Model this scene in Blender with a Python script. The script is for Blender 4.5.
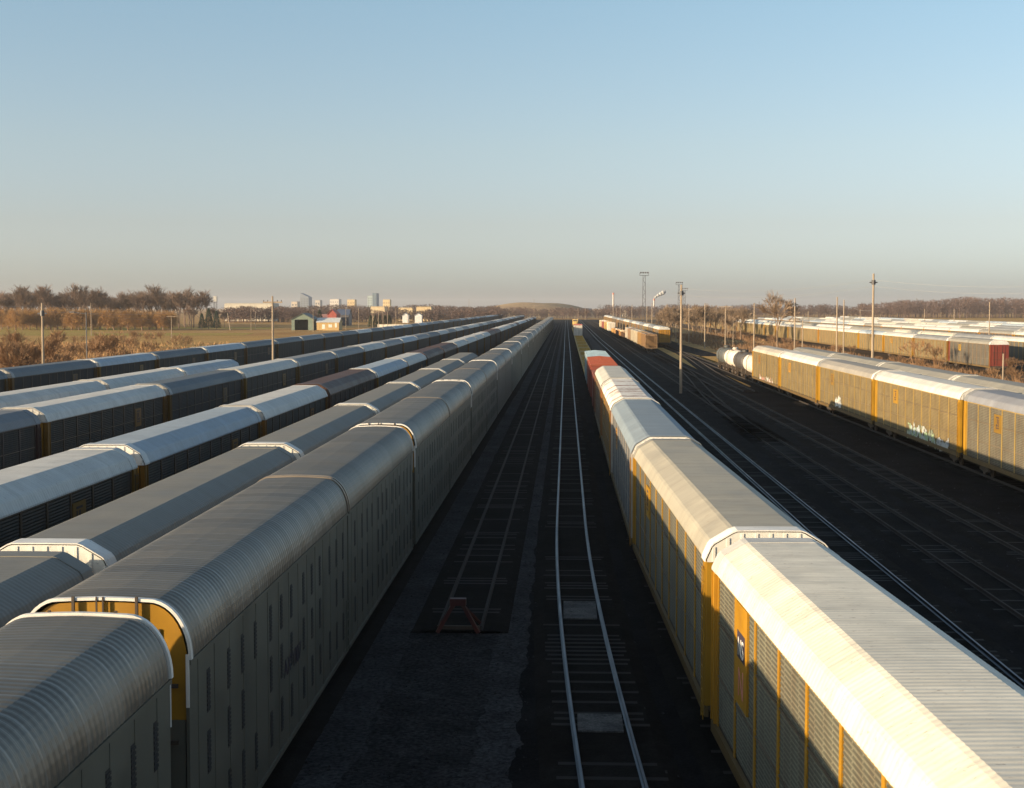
import bpy, math, random
from mathutils import Vector
random.seed(7)
PI = math.pi
for o in list(bpy.data.objects):
    bpy.data.objects.remove(o)
scn = bpy.context.scene
COL = scn.collection

# ------------------------------------------------------------------ camera
RT = 0.28                      # rail head above ground
CAMZ = 11.3 + RT
F = 1400.0                     # focal length in picture pixels
cam_d = bpy.data.cameras.new('camera')
cam = bpy.data.objects.new('camera', cam_d)
COL.objects.link(cam)
cam.location = (0, 0, CAMZ)
cam.rotation_euler = (PI/2 - math.atan(77/F), 0, math.atan(54/F))
cam_d.sensor_width = 36
cam_d.lens = 36*F/1024
cam_d.shift_y = -10/1024
cam_d.clip_start = 0.5
cam_d.clip_end = 20000
scn.camera = cam

# ------------------------------------------------------------------ light
SUN_EL = math.radians(9.25)
sun_h = Vector((-math.sin(math.radians(65)), -math.cos(math.radians(65)), 0))   # towards the sun
sun_v = Vector((sun_h.x*math.cos(SUN_EL), sun_h.y*math.cos(SUN_EL), math.sin(SUN_EL)))
world = bpy.data.worlds.new("World")
scn.world = world
world.use_nodes = True
wn = world.node_tree.nodes; wl = world.node_tree.links
bg = wn['Background']
sky = wn.new('ShaderNodeTexSky')
sky.sky_type = 'NISHITA'
sky.sun_disc = False
sky.sun_elevation = SUN_EL
sky.sun_rotation = math.atan2(sun_v.x, sun_v.y)
sky.altitude = 0
sky.air_density = 0.7
sky.dust_density = 1.2
sky.ozone_density = 1.0
hs = wn.new('ShaderNodeHueSaturation'); hs.inputs['Saturation'].default_value = 0.84
wl.new(sky.outputs[0], hs.inputs['Color'])
tint = wn.new('ShaderNodeMix'); tint.data_type = 'RGBA'; tint.blend_type = 'MULTIPLY'; tint.inputs[0].default_value = 1
tcw = wn.new('ShaderNodeTexCoord'); sz = wn.new('ShaderNodeSeparateXYZ'); wl.new(tcw.outputs['Generated'], sz.inputs[0])
el_ = wn.new('ShaderNodeValToRGB')          # tint of the air by height above the horizon, the same all round
wl.new(sz.outputs['Z'], el_.inputs[0])
_st = [(0.0, (0.95, 0.96, 1.20)), (0.016, (0.955, 0.975, 1.165)), (0.0585, (0.955, 0.885, 0.915)), (0.112, (1.0, 0.965, 0.92)), (0.216, (0.97, 1.09, 1.05))]
while len(el_.color_ramp.elements) < len(_st): el_.color_ramp.elements.new(0.5)
for e_, (p_, c_) in zip(el_.color_ramp.elements, _st): e_.position = p_; e_.color = (*c_, 1)
wl.new(el_.outputs[0], tint.inputs[7])
wl.new(hs.outputs[0], tint.inputs[6]); wl.new(tint.outputs[2], bg.inputs[0])
bg.inputs[1].default_value = 0.10
sd = bpy.data.lights.new('sun', 'SUN')
so = bpy.data.objects.new('sun', sd)
COL.objects.link(so)
sd.energy = 4.5
sd.angle = math.radians(0.5)
sd.color = (1.0, 0.765, 0.48)
so.rotation_euler = sun_v.to_track_quat('Z', 'Y').to_euler()
so.location = (-50, -30, 60)
scn.view_settings.view_transform = 'Standard'
scn.view_settings.look = 'None'
scn.view_settings.exposure = 1.1
scn.view_settings.gamma = 1
scn.view_settings.use_curve_mapping = False
scn.render.resolution_x = 1024
scn.render.resolution_y = 788
scn.render.engine = 'CYCLES'
scn.cycles.volume_bounces = 0
scn.cycles.max_bounces = 6

# ------------------------------------------------------------------ materials
def newmat(name):
    m = bpy.data.materials.new(name); m.use_nodes = True
    nt = m.node_tree
    return m, nt, nt.nodes, nt.links, nt.nodes['Principled BSDF']
def N(nt, t, **kw):
    n = nt.nodes.new(t)
    for k, v in kw.items(): setattr(n, k, v)
    return n
def noise(nt, scale, vec=None, detail=4, rough=0.6):
    n = N(nt, 'ShaderNodeTexNoise'); n.inputs['Scale'].default_value = scale
    n.inputs['Detail'].default_value = detail; n.inputs['Roughness'].default_value = rough
    if vec is not None: nt.links.new(vec, n.inputs['Vector'])
    return n.outputs['Fac']
def ramp(nt, fac, stops):
    r = N(nt, 'ShaderNodeValToRGB'); nt.links.new(fac, r.inputs[0])
    el = r.color_ramp.elements
    while len(el) < len(stops): el.new(0.5)
    for e, (p, c) in zip(el, stops):
        e.position = p
        e.color = (c, c, c, 1) if not isinstance(c, tuple) else (*c[:3], 1)
    return r.outputs[0]
def mix(nt, fac, a, b, mode='MIX'):
    m = N(nt, 'ShaderNodeMix', data_type='RGBA', blend_type=mode)
    for sock, v in ((m.inputs[0], fac), (m.inputs[6], a), (m.inputs[7], b)):
        if hasattr(v, 'links'): nt.links.new(v, sock)
        elif isinstance(v, tuple): sock.default_value = (*v[:3], 1)
        else: sock.default_value = v
    return m.outputs[2]
def vecscale(nt, s, coord='Object'):
    tc = N(nt, 'ShaderNodeTexCoord'); mp = N(nt, 'ShaderNodeMapping')
    nt.links.new(tc.outputs[coord], mp.inputs[0])
    oi = N(nt, 'ShaderNodeObjectInfo')
    cx = N(nt, 'ShaderNodeCombineXYZ')
    mul = N(nt, 'ShaderNodeMath', operation='MULTIPLY'); mul.inputs[1].default_value = 97.0
    nt.links.new(oi.outputs['Random'], mul.inputs[0])
    if coord == 'Object':
        nt.links.new(mul.outputs[0], cx.inputs[1]); nt.links.new(cx.outputs[0], mp.inputs['Location'])
    mp.inputs['Scale'].default_value = s
    return mp.outputs[0]
def bump(nt, h, bsdf, dist=0.02, strength=0.6):
    b = N(nt, 'ShaderNodeBump'); b.inputs['Distance'].default_value = dist; b.inputs['Strength'].default_value = strength
    nt.links.new(h, b.inputs['Height']); nt.links.new(b.outputs[0], bsdf.inputs['Normal'])

def paint(name, color=None, rough=0.5, metal=0.0, dirt=0.35, rust=0.0, dirtcol=(0.10, 0.08, 0.06), rustthr=0.62, streak=(1, 1.6, 0.25), rustsc=(1.0, 0.8, 1.0), speck=0.0, seam=0.0):
    """weathered paint; colour from the object's own colour when color is None"""
    m, nt, nd, lk, b = newmat(name)
    if color is None:
        oi = N(nt, 'ShaderNodeObjectInfo'); base = oi.outputs['Color']
    else:
        rgb = N(nt, 'ShaderNodeRGB'); rgb.outputs[0].default_value = (*color, 1); base = rgb.outputs[0]
    v1 = vecscale(nt, (0.7, 0.7, 0.7)); v2 = vecscale(nt, streak)
    n1 = noise(nt, 0.9, v1, 5, 0.65)
    n2 = noise(nt, 1.6, v2, 6, 0.7)
    tone = ramp(nt, n1, [(0.3, 0.82), (0.7, 1.08)])
    c = mix(nt, 1.0, base, tone, 'MULTIPLY')
    dm = ramp(nt, n2, [(0.42, 0.0), (0.75, dirt)])
    c = mix(nt, dm, c, dirtcol)
    if rust > 0:
        n3 = noise(nt, 2.2, vecscale(nt, rustsc), 8, 0.75)
        rm = ramp(nt, n3, [(rustthr, 0.0), (rustthr + 0.06, rust)])
        c = mix(nt, rm, c, (0.20, 0.07, 0.03))
    if speck > 0:
        n4 = noise(nt, 7.0, vecscale(nt, (0.6, 1.6, 1.0)), 4, 0.8)
        n5 = noise(nt, 0.35, vecscale(nt, (1, 1, 1)), 3, 0.6)
        sm = N(nt, 'ShaderNodeMath', operation='MULTIPLY')
        lk.new(ramp(nt, n4, [(0.60, 0.0), (0.68, speck)]), sm.inputs[0]); lk.new(ramp(nt, n5, [(0.35, 0.25), (0.6, 1.0)]), sm.inputs[1])
        c = mix(nt, sm.outputs[0], c, (0.13, 0.07, 0.045))
    if seam > 0:
        tc = N(nt, 'ShaderNodeTexCoord'); sp = N(nt, 'ShaderNodeSeparateXYZ'); lk.new(tc.outputs['Object'], sp.inputs[0])
        m1 = N(nt, 'ShaderNodeMath', operation='MULTIPLY'); m1.inputs[1].default_value = 1/0.80; lk.new(sp.outputs['Y'], m1.inputs[0])
        fl = N(nt, 'ShaderNodeMath', operation='FLOOR'); lk.new(m1.outputs[0], fl.inputs[0])
        wn_ = N(nt, 'ShaderNodeTexWhiteNoise', noise_dimensions='1D'); lk.new(fl.outputs[0], wn_.inputs['W'])
        c = mix(nt, 1.0, c, ramp(nt, wn_.outputs['Value'], [(0.0, 0.86), (1.0, 1.12)]), 'MULTIPLY')
        fr = N(nt, 'ShaderNodeMath', operation='FRACT'); lk.new(m1.outputs[0], fr.inputs[0])
        lt = N(nt, 'ShaderNodeMath', operation='LESS_THAN'); lt.inputs[1].default_value = 0.05; lk.new(fr.outputs[0], lt.inputs[0])
        m2 = N(nt, 'ShaderNodeMath', operation='MULTIPLY'); m2.inputs[1].default_value = seam; lk.new(lt.outputs[0], m2.inputs[0])
        c = mix(nt, m2.outputs[0], c, (0.6, 0.58, 0.55))
    lk.new(c, b.inputs['Base Color'])
    b.inputs['Roughness'].default_value = rough; b.inputs['Metallic'].default_value = metal
    rr = ramp(nt, n1, [(0.2, max(0.05, rough - 0.12)), (0.8, min(1, rough + 0.15))])
    lk.new(rr, b.inputs['Roughness'])
    return m

M = {}
M['roof'] = paint('roof_paint', rough=0.55, dirt=0.30, rust=0.35, rustthr=0.66, streak=(0.25, 1.2, 0.25), speck=0.7)
M['galv_roof'] = paint('galvanised_roof', rough=0.42, metal=0.5, dirt=0.35, dirtcol=(0.12, 0.11, 0.10), streak=(0.2, 1.5, 0.2), speck=0.35, seam=0.22)
M['body'] = paint('body_paint', rough=0.6, dirt=0.5, rust=0.25, rustthr=0.67)
M['frame'] = paint('frame_paint', rough=0.5, dirt=0.35, rust=0.6, rustthr=0.66, dirtcol=(0.14, 0.07, 0.03))
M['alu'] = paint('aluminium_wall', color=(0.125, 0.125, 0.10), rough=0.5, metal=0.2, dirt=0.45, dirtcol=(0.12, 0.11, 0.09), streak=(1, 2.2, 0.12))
M['under'] = paint('underframe_grime', color=(0.06, 0.045, 0.035), rough=0.85, dirt=0.4, rust=0.3)
M['wheel'] = paint('wheel_steel', color=(0.10, 0.07, 0.05), rough=0.6, metal=0.5, dirt=0.3)
M['black'] = paint('black_void', color=(0.015, 0.015, 0.015), rough=0.8, dirt=0.1)
M['white'] = paint('white_paint', color=(0.78, 0.76, 0.72), rough=0.5, dirt=0.25, rust=0.15, rustthr=0.70)
M['dark_mark'] = paint('dark_marking', color=(0.04, 0.03, 0.05), rough=0.6, dirt=0.1)
M['pink'] = paint('faded_red_marking', color=(0.55, 0.22, 0.18), rough=0.6, dirt=0.2)
M['wood'] = paint('pole_wood', color=(0.34, 0.27, 0.20), rough=0.85, dirt=0.5, dirtcol=(0.1, 0.07, 0.05), streak=(3, 3, 0.3))
M['metal_tower'] = paint('tower_steel', color=(0.12, 0.12, 0.13), rough=0.6, metal=0.4, dirt=0.3)
M['wire'] = paint('wire', color=(0.25, 0.25, 0.26), rough=0.7, dirt=0)
M['red'] = paint('red_paint', color=(0.075, 0.012, 0.010), rough=0.6, dirt=0.35)
M['plain'] = paint('object_paint', rough=0.6, dirt=0.25)
M['glass'] = paint('window_glass', color=(0.05, 0.06, 0.07), rough=0.12, dirt=0.0)
M['tie'] = paint('crosstie_wood', color=(0.013, 0.011, 0.010), rough=1.0, dirt=0.25, dirtcol=(0.025, 0.024, 0.023))

def panel_mat():
    # perforated galvanised side panels: rows of small slots, tier gaps, rust bleeding
    m, nt, nd, lk, b = newmat('perforated_panel')
    oi = N(nt, 'ShaderNodeObjectInfo')
    tc = N(nt, 'ShaderNodeTexCoord'); sp = N(nt, 'ShaderNodeSeparateXYZ'); lk.new(tc.outputs['Object'], sp.inputs[0])
    def wave(out, period, thr):
        a = N(nt, 'ShaderNodeMath', operation='FRACT'); s = N(nt, 'ShaderNodeMath', operation='MULTIPLY'); s.inputs[1].default_value = 1/period
        lk.new(out, s.inputs[0]); lk.new(s.outputs[0], a.inputs[0])
        g = N(nt, 'ShaderNodeMath', operation='LESS_THAN'); g.inputs[1].default_value = thr; lk.new(a.outputs[0], g.inputs[0])
        return g.outputs[0]
    hy = wave(sp.outputs['Y'], 0.62, 0.90); hz = wave(sp.outputs['Z'], 0.105, 0.42)
    mul = N(nt, 'ShaderNodeMath', operation='MULTIPLY'); lk.new(hy, mul.inputs[0]); lk.new(hz, mul.inputs[1])
    v2 = vecscale(nt, (1, 1.2, 0.3)); n2 = noise(nt, 1.3, v2, 6, 0.7)
    n1 = noise(nt, 0.6, vecscale(nt, (1, 1, 1)), 4)
    base = mix(nt, 1.0, oi.outputs['Color'], ramp(nt, n1, [(0.3, 0.8), (0.7, 1.1)]), 'MULTIPLY')
    c = mix(nt, ramp(nt, n2, [(0.45, 0.0), (0.75, 0.55)]), base, (0.10, 0.06, 0.035))
    hole = N(nt, 'ShaderNodeMath', operation='MULTIPLY'); hole.inputs[1].default_value = 0.55; lk.new(mul.outputs[0], hole.inputs[0])
    c = mix(nt, hole.outputs[0], c, (0.02, 0.02, 0.02))
    lk.new(c, b.inputs['Base Color']); b.inputs['Roughness'].default_value = 0.7; b.inputs['Specular IOR Level'].default_value = 0.2
    return m
M['panel'] = panel_mat()

def steel(name, col, rough, metal):
    return paint(name, color=col, rough=rough, metal=metal, dirt=0.15)
M['rail_bright'] = steel('polished_rail', (0.10, 0.112, 0.135), 0.42, 1.0)
M['rail_rust'] = steel('rusty_rail', (0.028, 0.021, 0.018), 0.85, 0.1)

def ground_mat(name, c1, c2, c3, sc=(0.05, 0.5, 6.0), thr=(0.4, 0.6), bd=0.03, peb=(0.55, 1.45)):
    m, nt, nd, lk, b = newmat(name)
    tc = N(nt, 'ShaderNodeTexCoord'); v = tc.outputs['Object']
    a = noise(nt, sc[0], v, 6, 0.65); d = noise(nt, sc[1], v, 6, 0.7); e = noise(nt, sc[2], v, 5, 0.7)
    c = mix(nt, ramp(nt, a, [(thr[0], 0.0), (thr[1], 1.0)]), c1, c2)
    c = mix(nt, ramp(nt, d, [(0.48, 0.0), (0.68, 0.8)]), c, c3)
    c = mix(nt, 1.0, c, ramp(nt, e, [(0.3, peb[0]), (0.7, peb[1])]), 'MULTIPLY')
    lk.new(c, b.inputs['Base Color']); b.inputs['Roughness'].default_value = 0.95
    b.inputs['Specular IOR Level'].default_value = 0.03
    bump(nt, e, b, bd, 0.8)
    return m
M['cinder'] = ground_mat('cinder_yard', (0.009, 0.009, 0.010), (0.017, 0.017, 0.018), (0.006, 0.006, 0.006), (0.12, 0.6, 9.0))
M['gravel'] = ground_mat('grey_gravel', (0.048, 0.048, 0.050), (0.034, 0.034, 0.036), (0.022, 0.022, 0.023), (0.22, 0.7, 8.0), peb=(0.25, 1.9))
M['aisle'] = ground_mat('gravel_aisle', (0.030, 0.030, 0.031), (0.020, 0.020, 0.021), (0.042, 0.042, 0.043), (0.35, 1.1, 8.0), thr=(0.38, 0.62), peb=(0.15, 2.1))
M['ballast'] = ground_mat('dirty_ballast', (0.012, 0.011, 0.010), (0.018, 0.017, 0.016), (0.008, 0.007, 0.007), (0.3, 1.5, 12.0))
M['field'] = ground_mat('dry_grass', (0.38, 0.22, 0.085), (0.44, 0.28, 0.12), (0.26, 0.13, 0.05), (0.012, 0.06, 1.2), bd=0.2)
M['green'] = ground_mat('winter_grass', (0.31, 0.26, 0.065), (0.36, 0.25, 0.08), (0.38, 0.24, 0.09), (0.01, 0.05, 1.0), bd=0.1)
M['tan'] = ground_mat('tan_field', (0.46, 0.28, 0.10), (0.40, 0.25, 0.09), (0.32, 0.18, 0.07), (0.01, 0.05, 1.0), bd=0.1)
M['dirt'] = ground_mat('bare_dirt', (0.12, 0.085, 0.055), (0.08, 0.06, 0.045), (0.16, 0.11, 0.07), (0.05, 0.3, 3.0), bd=0.05)
M['hill'] = ground_mat('hill_scrub', (0.42, 0.30, 0.18), (0.33, 0.23, 0.14), (0.25, 0.18, 0.12), (0.01, 0.05, 0.4), bd=0.5)
M['concrete'] = ground_mat('pale_patch', (0.16, 0.155, 0.15), (0.10, 0.10, 0.10), (0.06, 0.06, 0.06), (0.8, 2.5, 14.0))

def bark(name, c1, c2, sc=0.25):
    m, nt, nd, lk, b = newmat(name)
    tc = N(nt, 'ShaderNodeTexCoord'); oi = N(nt, 'ShaderNodeObjectInfo')
    a = noise(nt, sc, tc.outputs['Object'], 4)
    c = mix(nt, ramp(nt, a, [(0.35, 0.0), (0.65, 1.0)]), c1, c2)
    c = mix(nt, 1.0, c, ramp(nt, oi.outputs['Random'], [(0.0, 0.75), (1.0, 1.2)]), 'MULTIPLY')
    lk.new(c, b.inputs['Base Color']); b.inputs['Roughness'].default_value = 0.9
    return m
M['bark'] = bark('grey_bark', (0.20, 0.135, 0.10), (0.15, 0.10, 0.075))
M['willow'] = bark('golden_twigs', (0.32, 0.175, 0.055), (0.24, 0.13, 0.045))
M['brush'] = bark('brown_brush', (0.26, 0.15, 0.075), (0.19, 0.11, 0.06))
M['conifer'] = bark('conifer_green', (0.03, 0.05, 0.025), (0.045, 0.06, 0.03))
M['wood_far'] = bark('far_wood', (0.12, 0.075, 0.062), (0.085, 0.058, 0.052), 0.03)
M['reed'] = bark('dry_reed', (0.40, 0.24, 0.10), (0.28, 0.16, 0.075), 0.06)
M['pale_twig'] = bark('pale_twigs', (0.24, 0.17, 0.115), (0.18, 0.13, 0.09))

# ------------------------------------------------------------------ mesh helpers
class MB:
    def __init__(s): s.v = []; s.f = []
    def box(s, x0, x1, y0, y1, z0, z1):
        n = len(s.v)
        s.v += [(x0,y0,z0),(x1,y0,z0),(x1,y1,z0),(x0,y1,z0),(x0,y0,z1),(x1,y0,z1),(x1,y1,z1),(x0,y1,z1)]
        s.f += [(n,n+3,n+2,n+1),(n+4,n+5,n+6,n+7),(n,n+1,n+5,n+4),(n+1,n+2,n+6,n+5),(n+2,n+3,n+7,n+6),(n+3,n,n+4,n+7)]
        return s
    def bar(s, a, b, r, n=4, r2=None):
        a = Vector(a); b = Vector(b); d = (b-a)
        if d.length < 1e-6: return s
        d.normalize(); up = Vector((0,0,1)) if abs(d.z) < 0.95 else Vector((1,0,0))
        u = d.cross(up).normalized(); w = d.cross(u)
        r2 = r if r2 is None else r2
        k = len(s.v)
        for p, rr in ((a, r), (b, r2)):
            for i in range(n):
                t = 2*PI*(i+0.5)/n
                q = p + (u*math.cos(t) + w*math.sin(t))*rr
                s.v.append(tuple(q))
        for i in range(n):
            j = (i+1) % n
            s.f.append((k+i, k+j, k+n+j, k+n+i))
        if n > 2:
            s.f.append(tuple(k+i for i in reversed(range(n)))); s.f.append(tuple(k+n+i for i in range(n)))
        return s
    def loft(s, profs, cap=True, closed=True):
        """profs: list of rings (list of points) with equal counts"""
        k = len(s.v); n = len(profs[0])
        for p in profs: s.v += [tuple(q) for q in p]
        for a in range(len(profs)-1):
            for i in range(n if closed else n-1):
                j = (i+1) % n
                s.f.append((k+a*n+i, k+a*n+j, k+(a+1)*n+j, k+(a+1)*n+i))
        if cap and closed:
            s.f.append(tuple(k+i for i in reversed(range(n))))
            e = k+(len(profs)-1)*n
            s.f.append(tuple(e+i for i in range(n)))
        return s
    def add(s, o, off=(0,0,0), sc=1.0, rz=0.0):
        k = len(s.v); c, q = math.cos(rz), math.sin(rz)
        s.v += [(off[0]+sc*(x*c-y*q), off[1]+sc*(x*q+y*c), off[2]+sc*z) for x,y,z in o.v]
        s.f += [tuple(k+i for i in f) for f in o.f]
        return s
    def mesh(s, name, mat, smooth=False):
        me = bpy.data.meshes.new(name); me.from_pydata(s.v, [], s.f); me.update()
        me.materials.append(mat)
        if smooth:
            me.polygons.foreach_set('use_smooth', [True]*len(me.polygons))
        return me
    def build(s, name, mat, parent=None, color=None, smooth=False):
        o = bpy.data.objects.new(name, s.mesh(name, mat, smooth)); COL.objects.link(o)
        if parent is not None: o.parent = parent
        if color: o.color = (*color, 1)
        return o
def empty(name, loc=(0,0,0), rz=0):
    o = bpy.data.objects.new(name, None); COL.objects.link(o); o.location = loc; o.rotation_euler = (0,0,rz)
    o.empty_display_size = 0.5
    return o
def tag(o, label=None, cat=None, group=None, kind=None):
    if label: o['label'] = label
    if cat: o['category'] = cat
    if group: o['group'] = group
    if kind: o['kind'] = kind
    return o
def copy_tree(o, parent=None, skip=()):
    c = o.copy(); COL.objects.link(c)
    if parent is not None: c.parent = parent
    for ch in list(o.children):
        if ch.name.split('.')[0] in skip: continue
        copy_tree(ch, c, skip)
    return c
def kids(o, acc=None):
    acc = [] if acc is None else acc
    for c in o.children:
        acc.append(c); kids(c, acc)
    return acc
def recolor(root, cm):
    for c in kids(root):
        b = c.name.split('.')[0]
        if b in cm: c.color = (*cm[b], 1)
def at(px, Z):      # lateral position seen at picture column px at distance Z
    return (px-566)*Z/F
def zat(py, Z):     # height seen at picture row py at distance Z
    return CAMZ - (py-307)*Z/F

# ------------------------------------------------------------------ ground
def sheet(name, pts, z, mat):
    mb = MB(); mb.v = [(x, y, z) for x, y in pts]; mb.f = [tuple(range(len(pts)))]
    return tag(mb.build(name, mat), kind='structure')
sheet('ground', [(-6000,-200),(6000,-200),(6000,9000),(-6000,9000)], 0.0, M['field'])
sheet('gravel_aisle', [(-6.8, 8), (-1.4, 8), (-1.4, 49), (-6.8, 49)], 0.026, M['aisle'])
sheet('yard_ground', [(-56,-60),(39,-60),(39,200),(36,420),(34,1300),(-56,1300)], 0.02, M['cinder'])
sheet('yard_ground', [(71,150),(230,150),(260,1300),(60,1300)], 0.02, M['dirt'])
def strip(name, x0, x1, y0, y1, z, mat, jit, seed):
    rnd = random.Random(seed); L_ = []; R_ = []; y = y0; w = 0.0; v = 0.0
    while y < y1:
        w = 0.7*w + rnd.gauss(0, jit); v = 0.7*v + rnd.gauss(0, jit)
        e = min(1, (y-y0)/6+0.05)
        c = (x0+x1)/2; L_.append((c+(x0+w-c)*e, y, z)); R_.append((c+(x1+v-c)*e, y, z)); y += 0.35 + max(0, y-40)*0.03
    mb = MB(); mb.v = L_+R_; n = len(L_)
    mb.f = [(i, n+i, n+i+1, i+1) for i in range(n-1)]
    tag(mb.build(name, M[mat]), kind='structure')
strip('gravel_strip', -6.75, -5.3, 30, 900, 0.030, 'gravel', 0.08, 1)
strip('gravel_strip', -2.3, -1.3, 20, 900, 0.030, 'gravel', 0.08, 3)
strip('gravel_strip', 7.4, 10.6, 170, 900, 0.034, 'gravel', 0.15, 4)
sheet('sunlit_dirt', [(24.3,196),(27.0,205),(27.2,262),(31.8,264),(31.6,330),(30,392),(25.5,400),(24.4,300)], 0.04, M['tan'])  # tan sheets paint the sunlit patches into the yard ground
sheet('sunlit_dirt', [(31.5,215),(40,200),(46,230),(46,300),(40,330),(31,330)], 0.04, M['tan'])
sheet('green_field', [(-900,560),(-130,560),(-165,800),(-900,830)], 0.05, M['green'])
sheet('tan_field', [(-500,395),(-70,400),(-118,556),(-700,556)], 0.04, M['tan'])
sheet('tan_field', [(-215,610),(-128,620),(-118,720),(-215,745)], 0.06, M['field'])
sheet('tan_field', [(240,420),(1600,420),(2600,1550),(220,1550)], 0.05, M['tan'])

def hill():
    mb = MB(); nx, ny = 60, 14; X0, X1, Y0, Y1 = -330, 200, 1500, 2200
    for j in range(ny+1):
        for i in range(nx+1):
            x = X0+(X1-X0)*i/nx; y = Y0+(Y1-Y0)*j/ny
            u = (x+35)/(80 if x < -35 else 70)
            h = 17.5*math.exp(-abs(u)**2.6*0.9) * math.sin(PI*j/ny)**0.6 if 0 < j < ny else 0
            h += 4*math.exp(-((x+190)/90)**2)*(math.sin(PI*j/ny) if 0 < j < ny else 0)
            h *= 1+0.05*math.sin(x*0.07+j)
            mb.v.append((x, y, h-0.3))
    for j in range(ny):
        for i in range(nx):
            a = j*(nx+1)+i
            mb.f.append((a, a+1, a+nx+2, a+nx+1))
    tag(mb.build('hill', M['hill'], smooth=True), kind='structure')
hill()

# ------------------------------------------------------------------ tracks
def bend(y):         # the middle tracks swing right as they near the camera
    return 0.000485*max(0.0, 75-y)**2 if y > 15 else 0.000485*3600 + (15-y)*0.058
def bend_s(y):
    return -2*0.000485*max(0.0, 75-y) if y > 15 else -0.058
def track(cx, y0, y1, bright, fn=None, tie_end=420, label=None):
    fn = fn or (lambda y: 0.0)
    root = tag(empty('railway_track', (cx, y0, 0)), kind='structure')
    ys = [y0]
    while ys[-1] < y1:
        ys.append(min(y1, ys[-1] + (2.5 if ys[-1] < 90 else 20)))
    rx = [fn(y) for y in ys]
    mb = MB()
    rings = []
    for y, dx in zip(ys, rx):
        rings.append([(dx-1.75, y-y0, 0.025), (dx-1.35, y-y0, 0.108), (dx+1.35, y-y0, 0.108), (dx+1.75, y-y0, 0.025)])
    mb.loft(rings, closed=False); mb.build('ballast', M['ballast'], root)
    for s in (-1, 1):
        mb = MB(); rings = []
        for y, dx in zip(ys, rx):
            c = dx + s*0.7525; yy = y-y0
            rings.append([(c-0.07, yy, 0.12), (c+0.07, yy, 0.12), (c+0.015, yy, 0.15), (c+0.015, yy, 0.24), (c+0.036, yy, 0.25), (c+0.036, yy, RT), (c-0.036, yy, RT), (c-0.036, yy, 0.25), (c-0.015, yy, 0.24), (c-0.015, yy, 0.15)])
        mb.loft(rings); mb.build('rail', M['rail_bright' if bright else 'rail_rust'], root)
    mb = MB(); y = y0+0.3; te = min(y1, tie_end)
    while y < te:
        dx = fn(y); w = 1.3+random.uniform(-0.08, 0.08); q = random.uniform(-0.05, 0.05)
        mb.box(dx-w+q, dx+w+q, y-y0-0.11, y-y0+0.11, 0.06, (0.102 if y > 60 or bright is False else 0.108)+random.uniform(-0.012, 0.012)); y += 0.55
    tag(mb.build('crossties', M['tie'], root), kind='stuff')
track(-3.75, 49, 1200, False)
track(0.30, 8, 1250, True, bend)
track(13.1, 20, 1250, True, lambda y: -0.0035*max(0, y-60) if y < 480 else -1.47)
track(17.5, 20, 1100, False)
track(21.9, 20, 1100, False)
track(29.1, 40, 1100, False)
track(4.35, 8, 1250, False, bend, 200)
track(19.7, 120, 330, False, lambda y: 2.2*(lambda t: t*t*(3-2*t)*2-1)(min(1, max(0, (y-140)/140))))
track(24.8, 190, 460, False, lambda y: 4.3*(lambda t: t*t*(3-2*t))(min(1, max(0, (y-200)/170))))
for cx in (-8.35, -12.5, -18.4, -24.0, -30.2, -37.0):
    track(cx, 15, 900, False, None, 30)
for y0, y1 in ((37.3, 38.9), (51.0, 54.0)):
    mb = MB(); dx = bend((y0+y1)/2)
    mb.box(0.30+dx-0.62, 0.30+dx+0.62, y0, y1, 0.10, 0.155)
    tag(mb.build('ballast_patch', M['concrete']), kind='structure')

def stones():
    rnd = random.Random(12); mb = MB()
    for _ in range(5200):
        y = 26*(9.0)**rnd.random(); x = rnd.uniform(-7, 26.5) if rnd.random() < 0.6 else rnd.uniform(-6.6, -1.0)
        dx = bend(y)
        if abs(x-0.3-dx) < 1.3 or abs(x-4.35-dx) < 2.0: continue
        q = rnd.uniform(0.02, 0.055)*(1+y/160); k = len(mb.v); a = rnd.random()*6
        for i in range(3): mb.v.append((x+q*math.cos(a+i*2.1), y+q*math.sin(a+i*2.1), 0.02))
        mb.v.append((x, y, 0.035+q*0.8)); mb.f += [(k, k+1, k+3), (k+1, k+2, k+3), (k+2, k, k+3)]
    tag(mb.build('loose_stones', M['gravel']), 'pale loose stones scattered over the dark yard ground', 'stones', None, 'stuff')
stones()
def bumper():
    r = tag(empty('bumping_post', (-3.75, 48.3, 0)), 'small red A-shaped track bumper at the near end of the empty track', 'track bumper')
    for s in (-1, 1):
        mb = MB()
        mb.bar((s*0.72, -0.1, RT-0.05), (s*0.10, 0, 1.32), 0.09)
        mb.bar((s*0.72, 1.3, RT-0.05), (s*0.12, 0.1, 1.2), 0.06)
        mb.build('leg', M['red'], r)
    MB().box(-0.28, 0.28, -0.12, 0.14, 1.18, 1.42).build('buffer_block', M['red'], r)
    MB().box(-0.75, 0.75, 0.1, 0.22, 0.30, 0.42).build('cross_beam', M['under'], r)
bumper()

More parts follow.
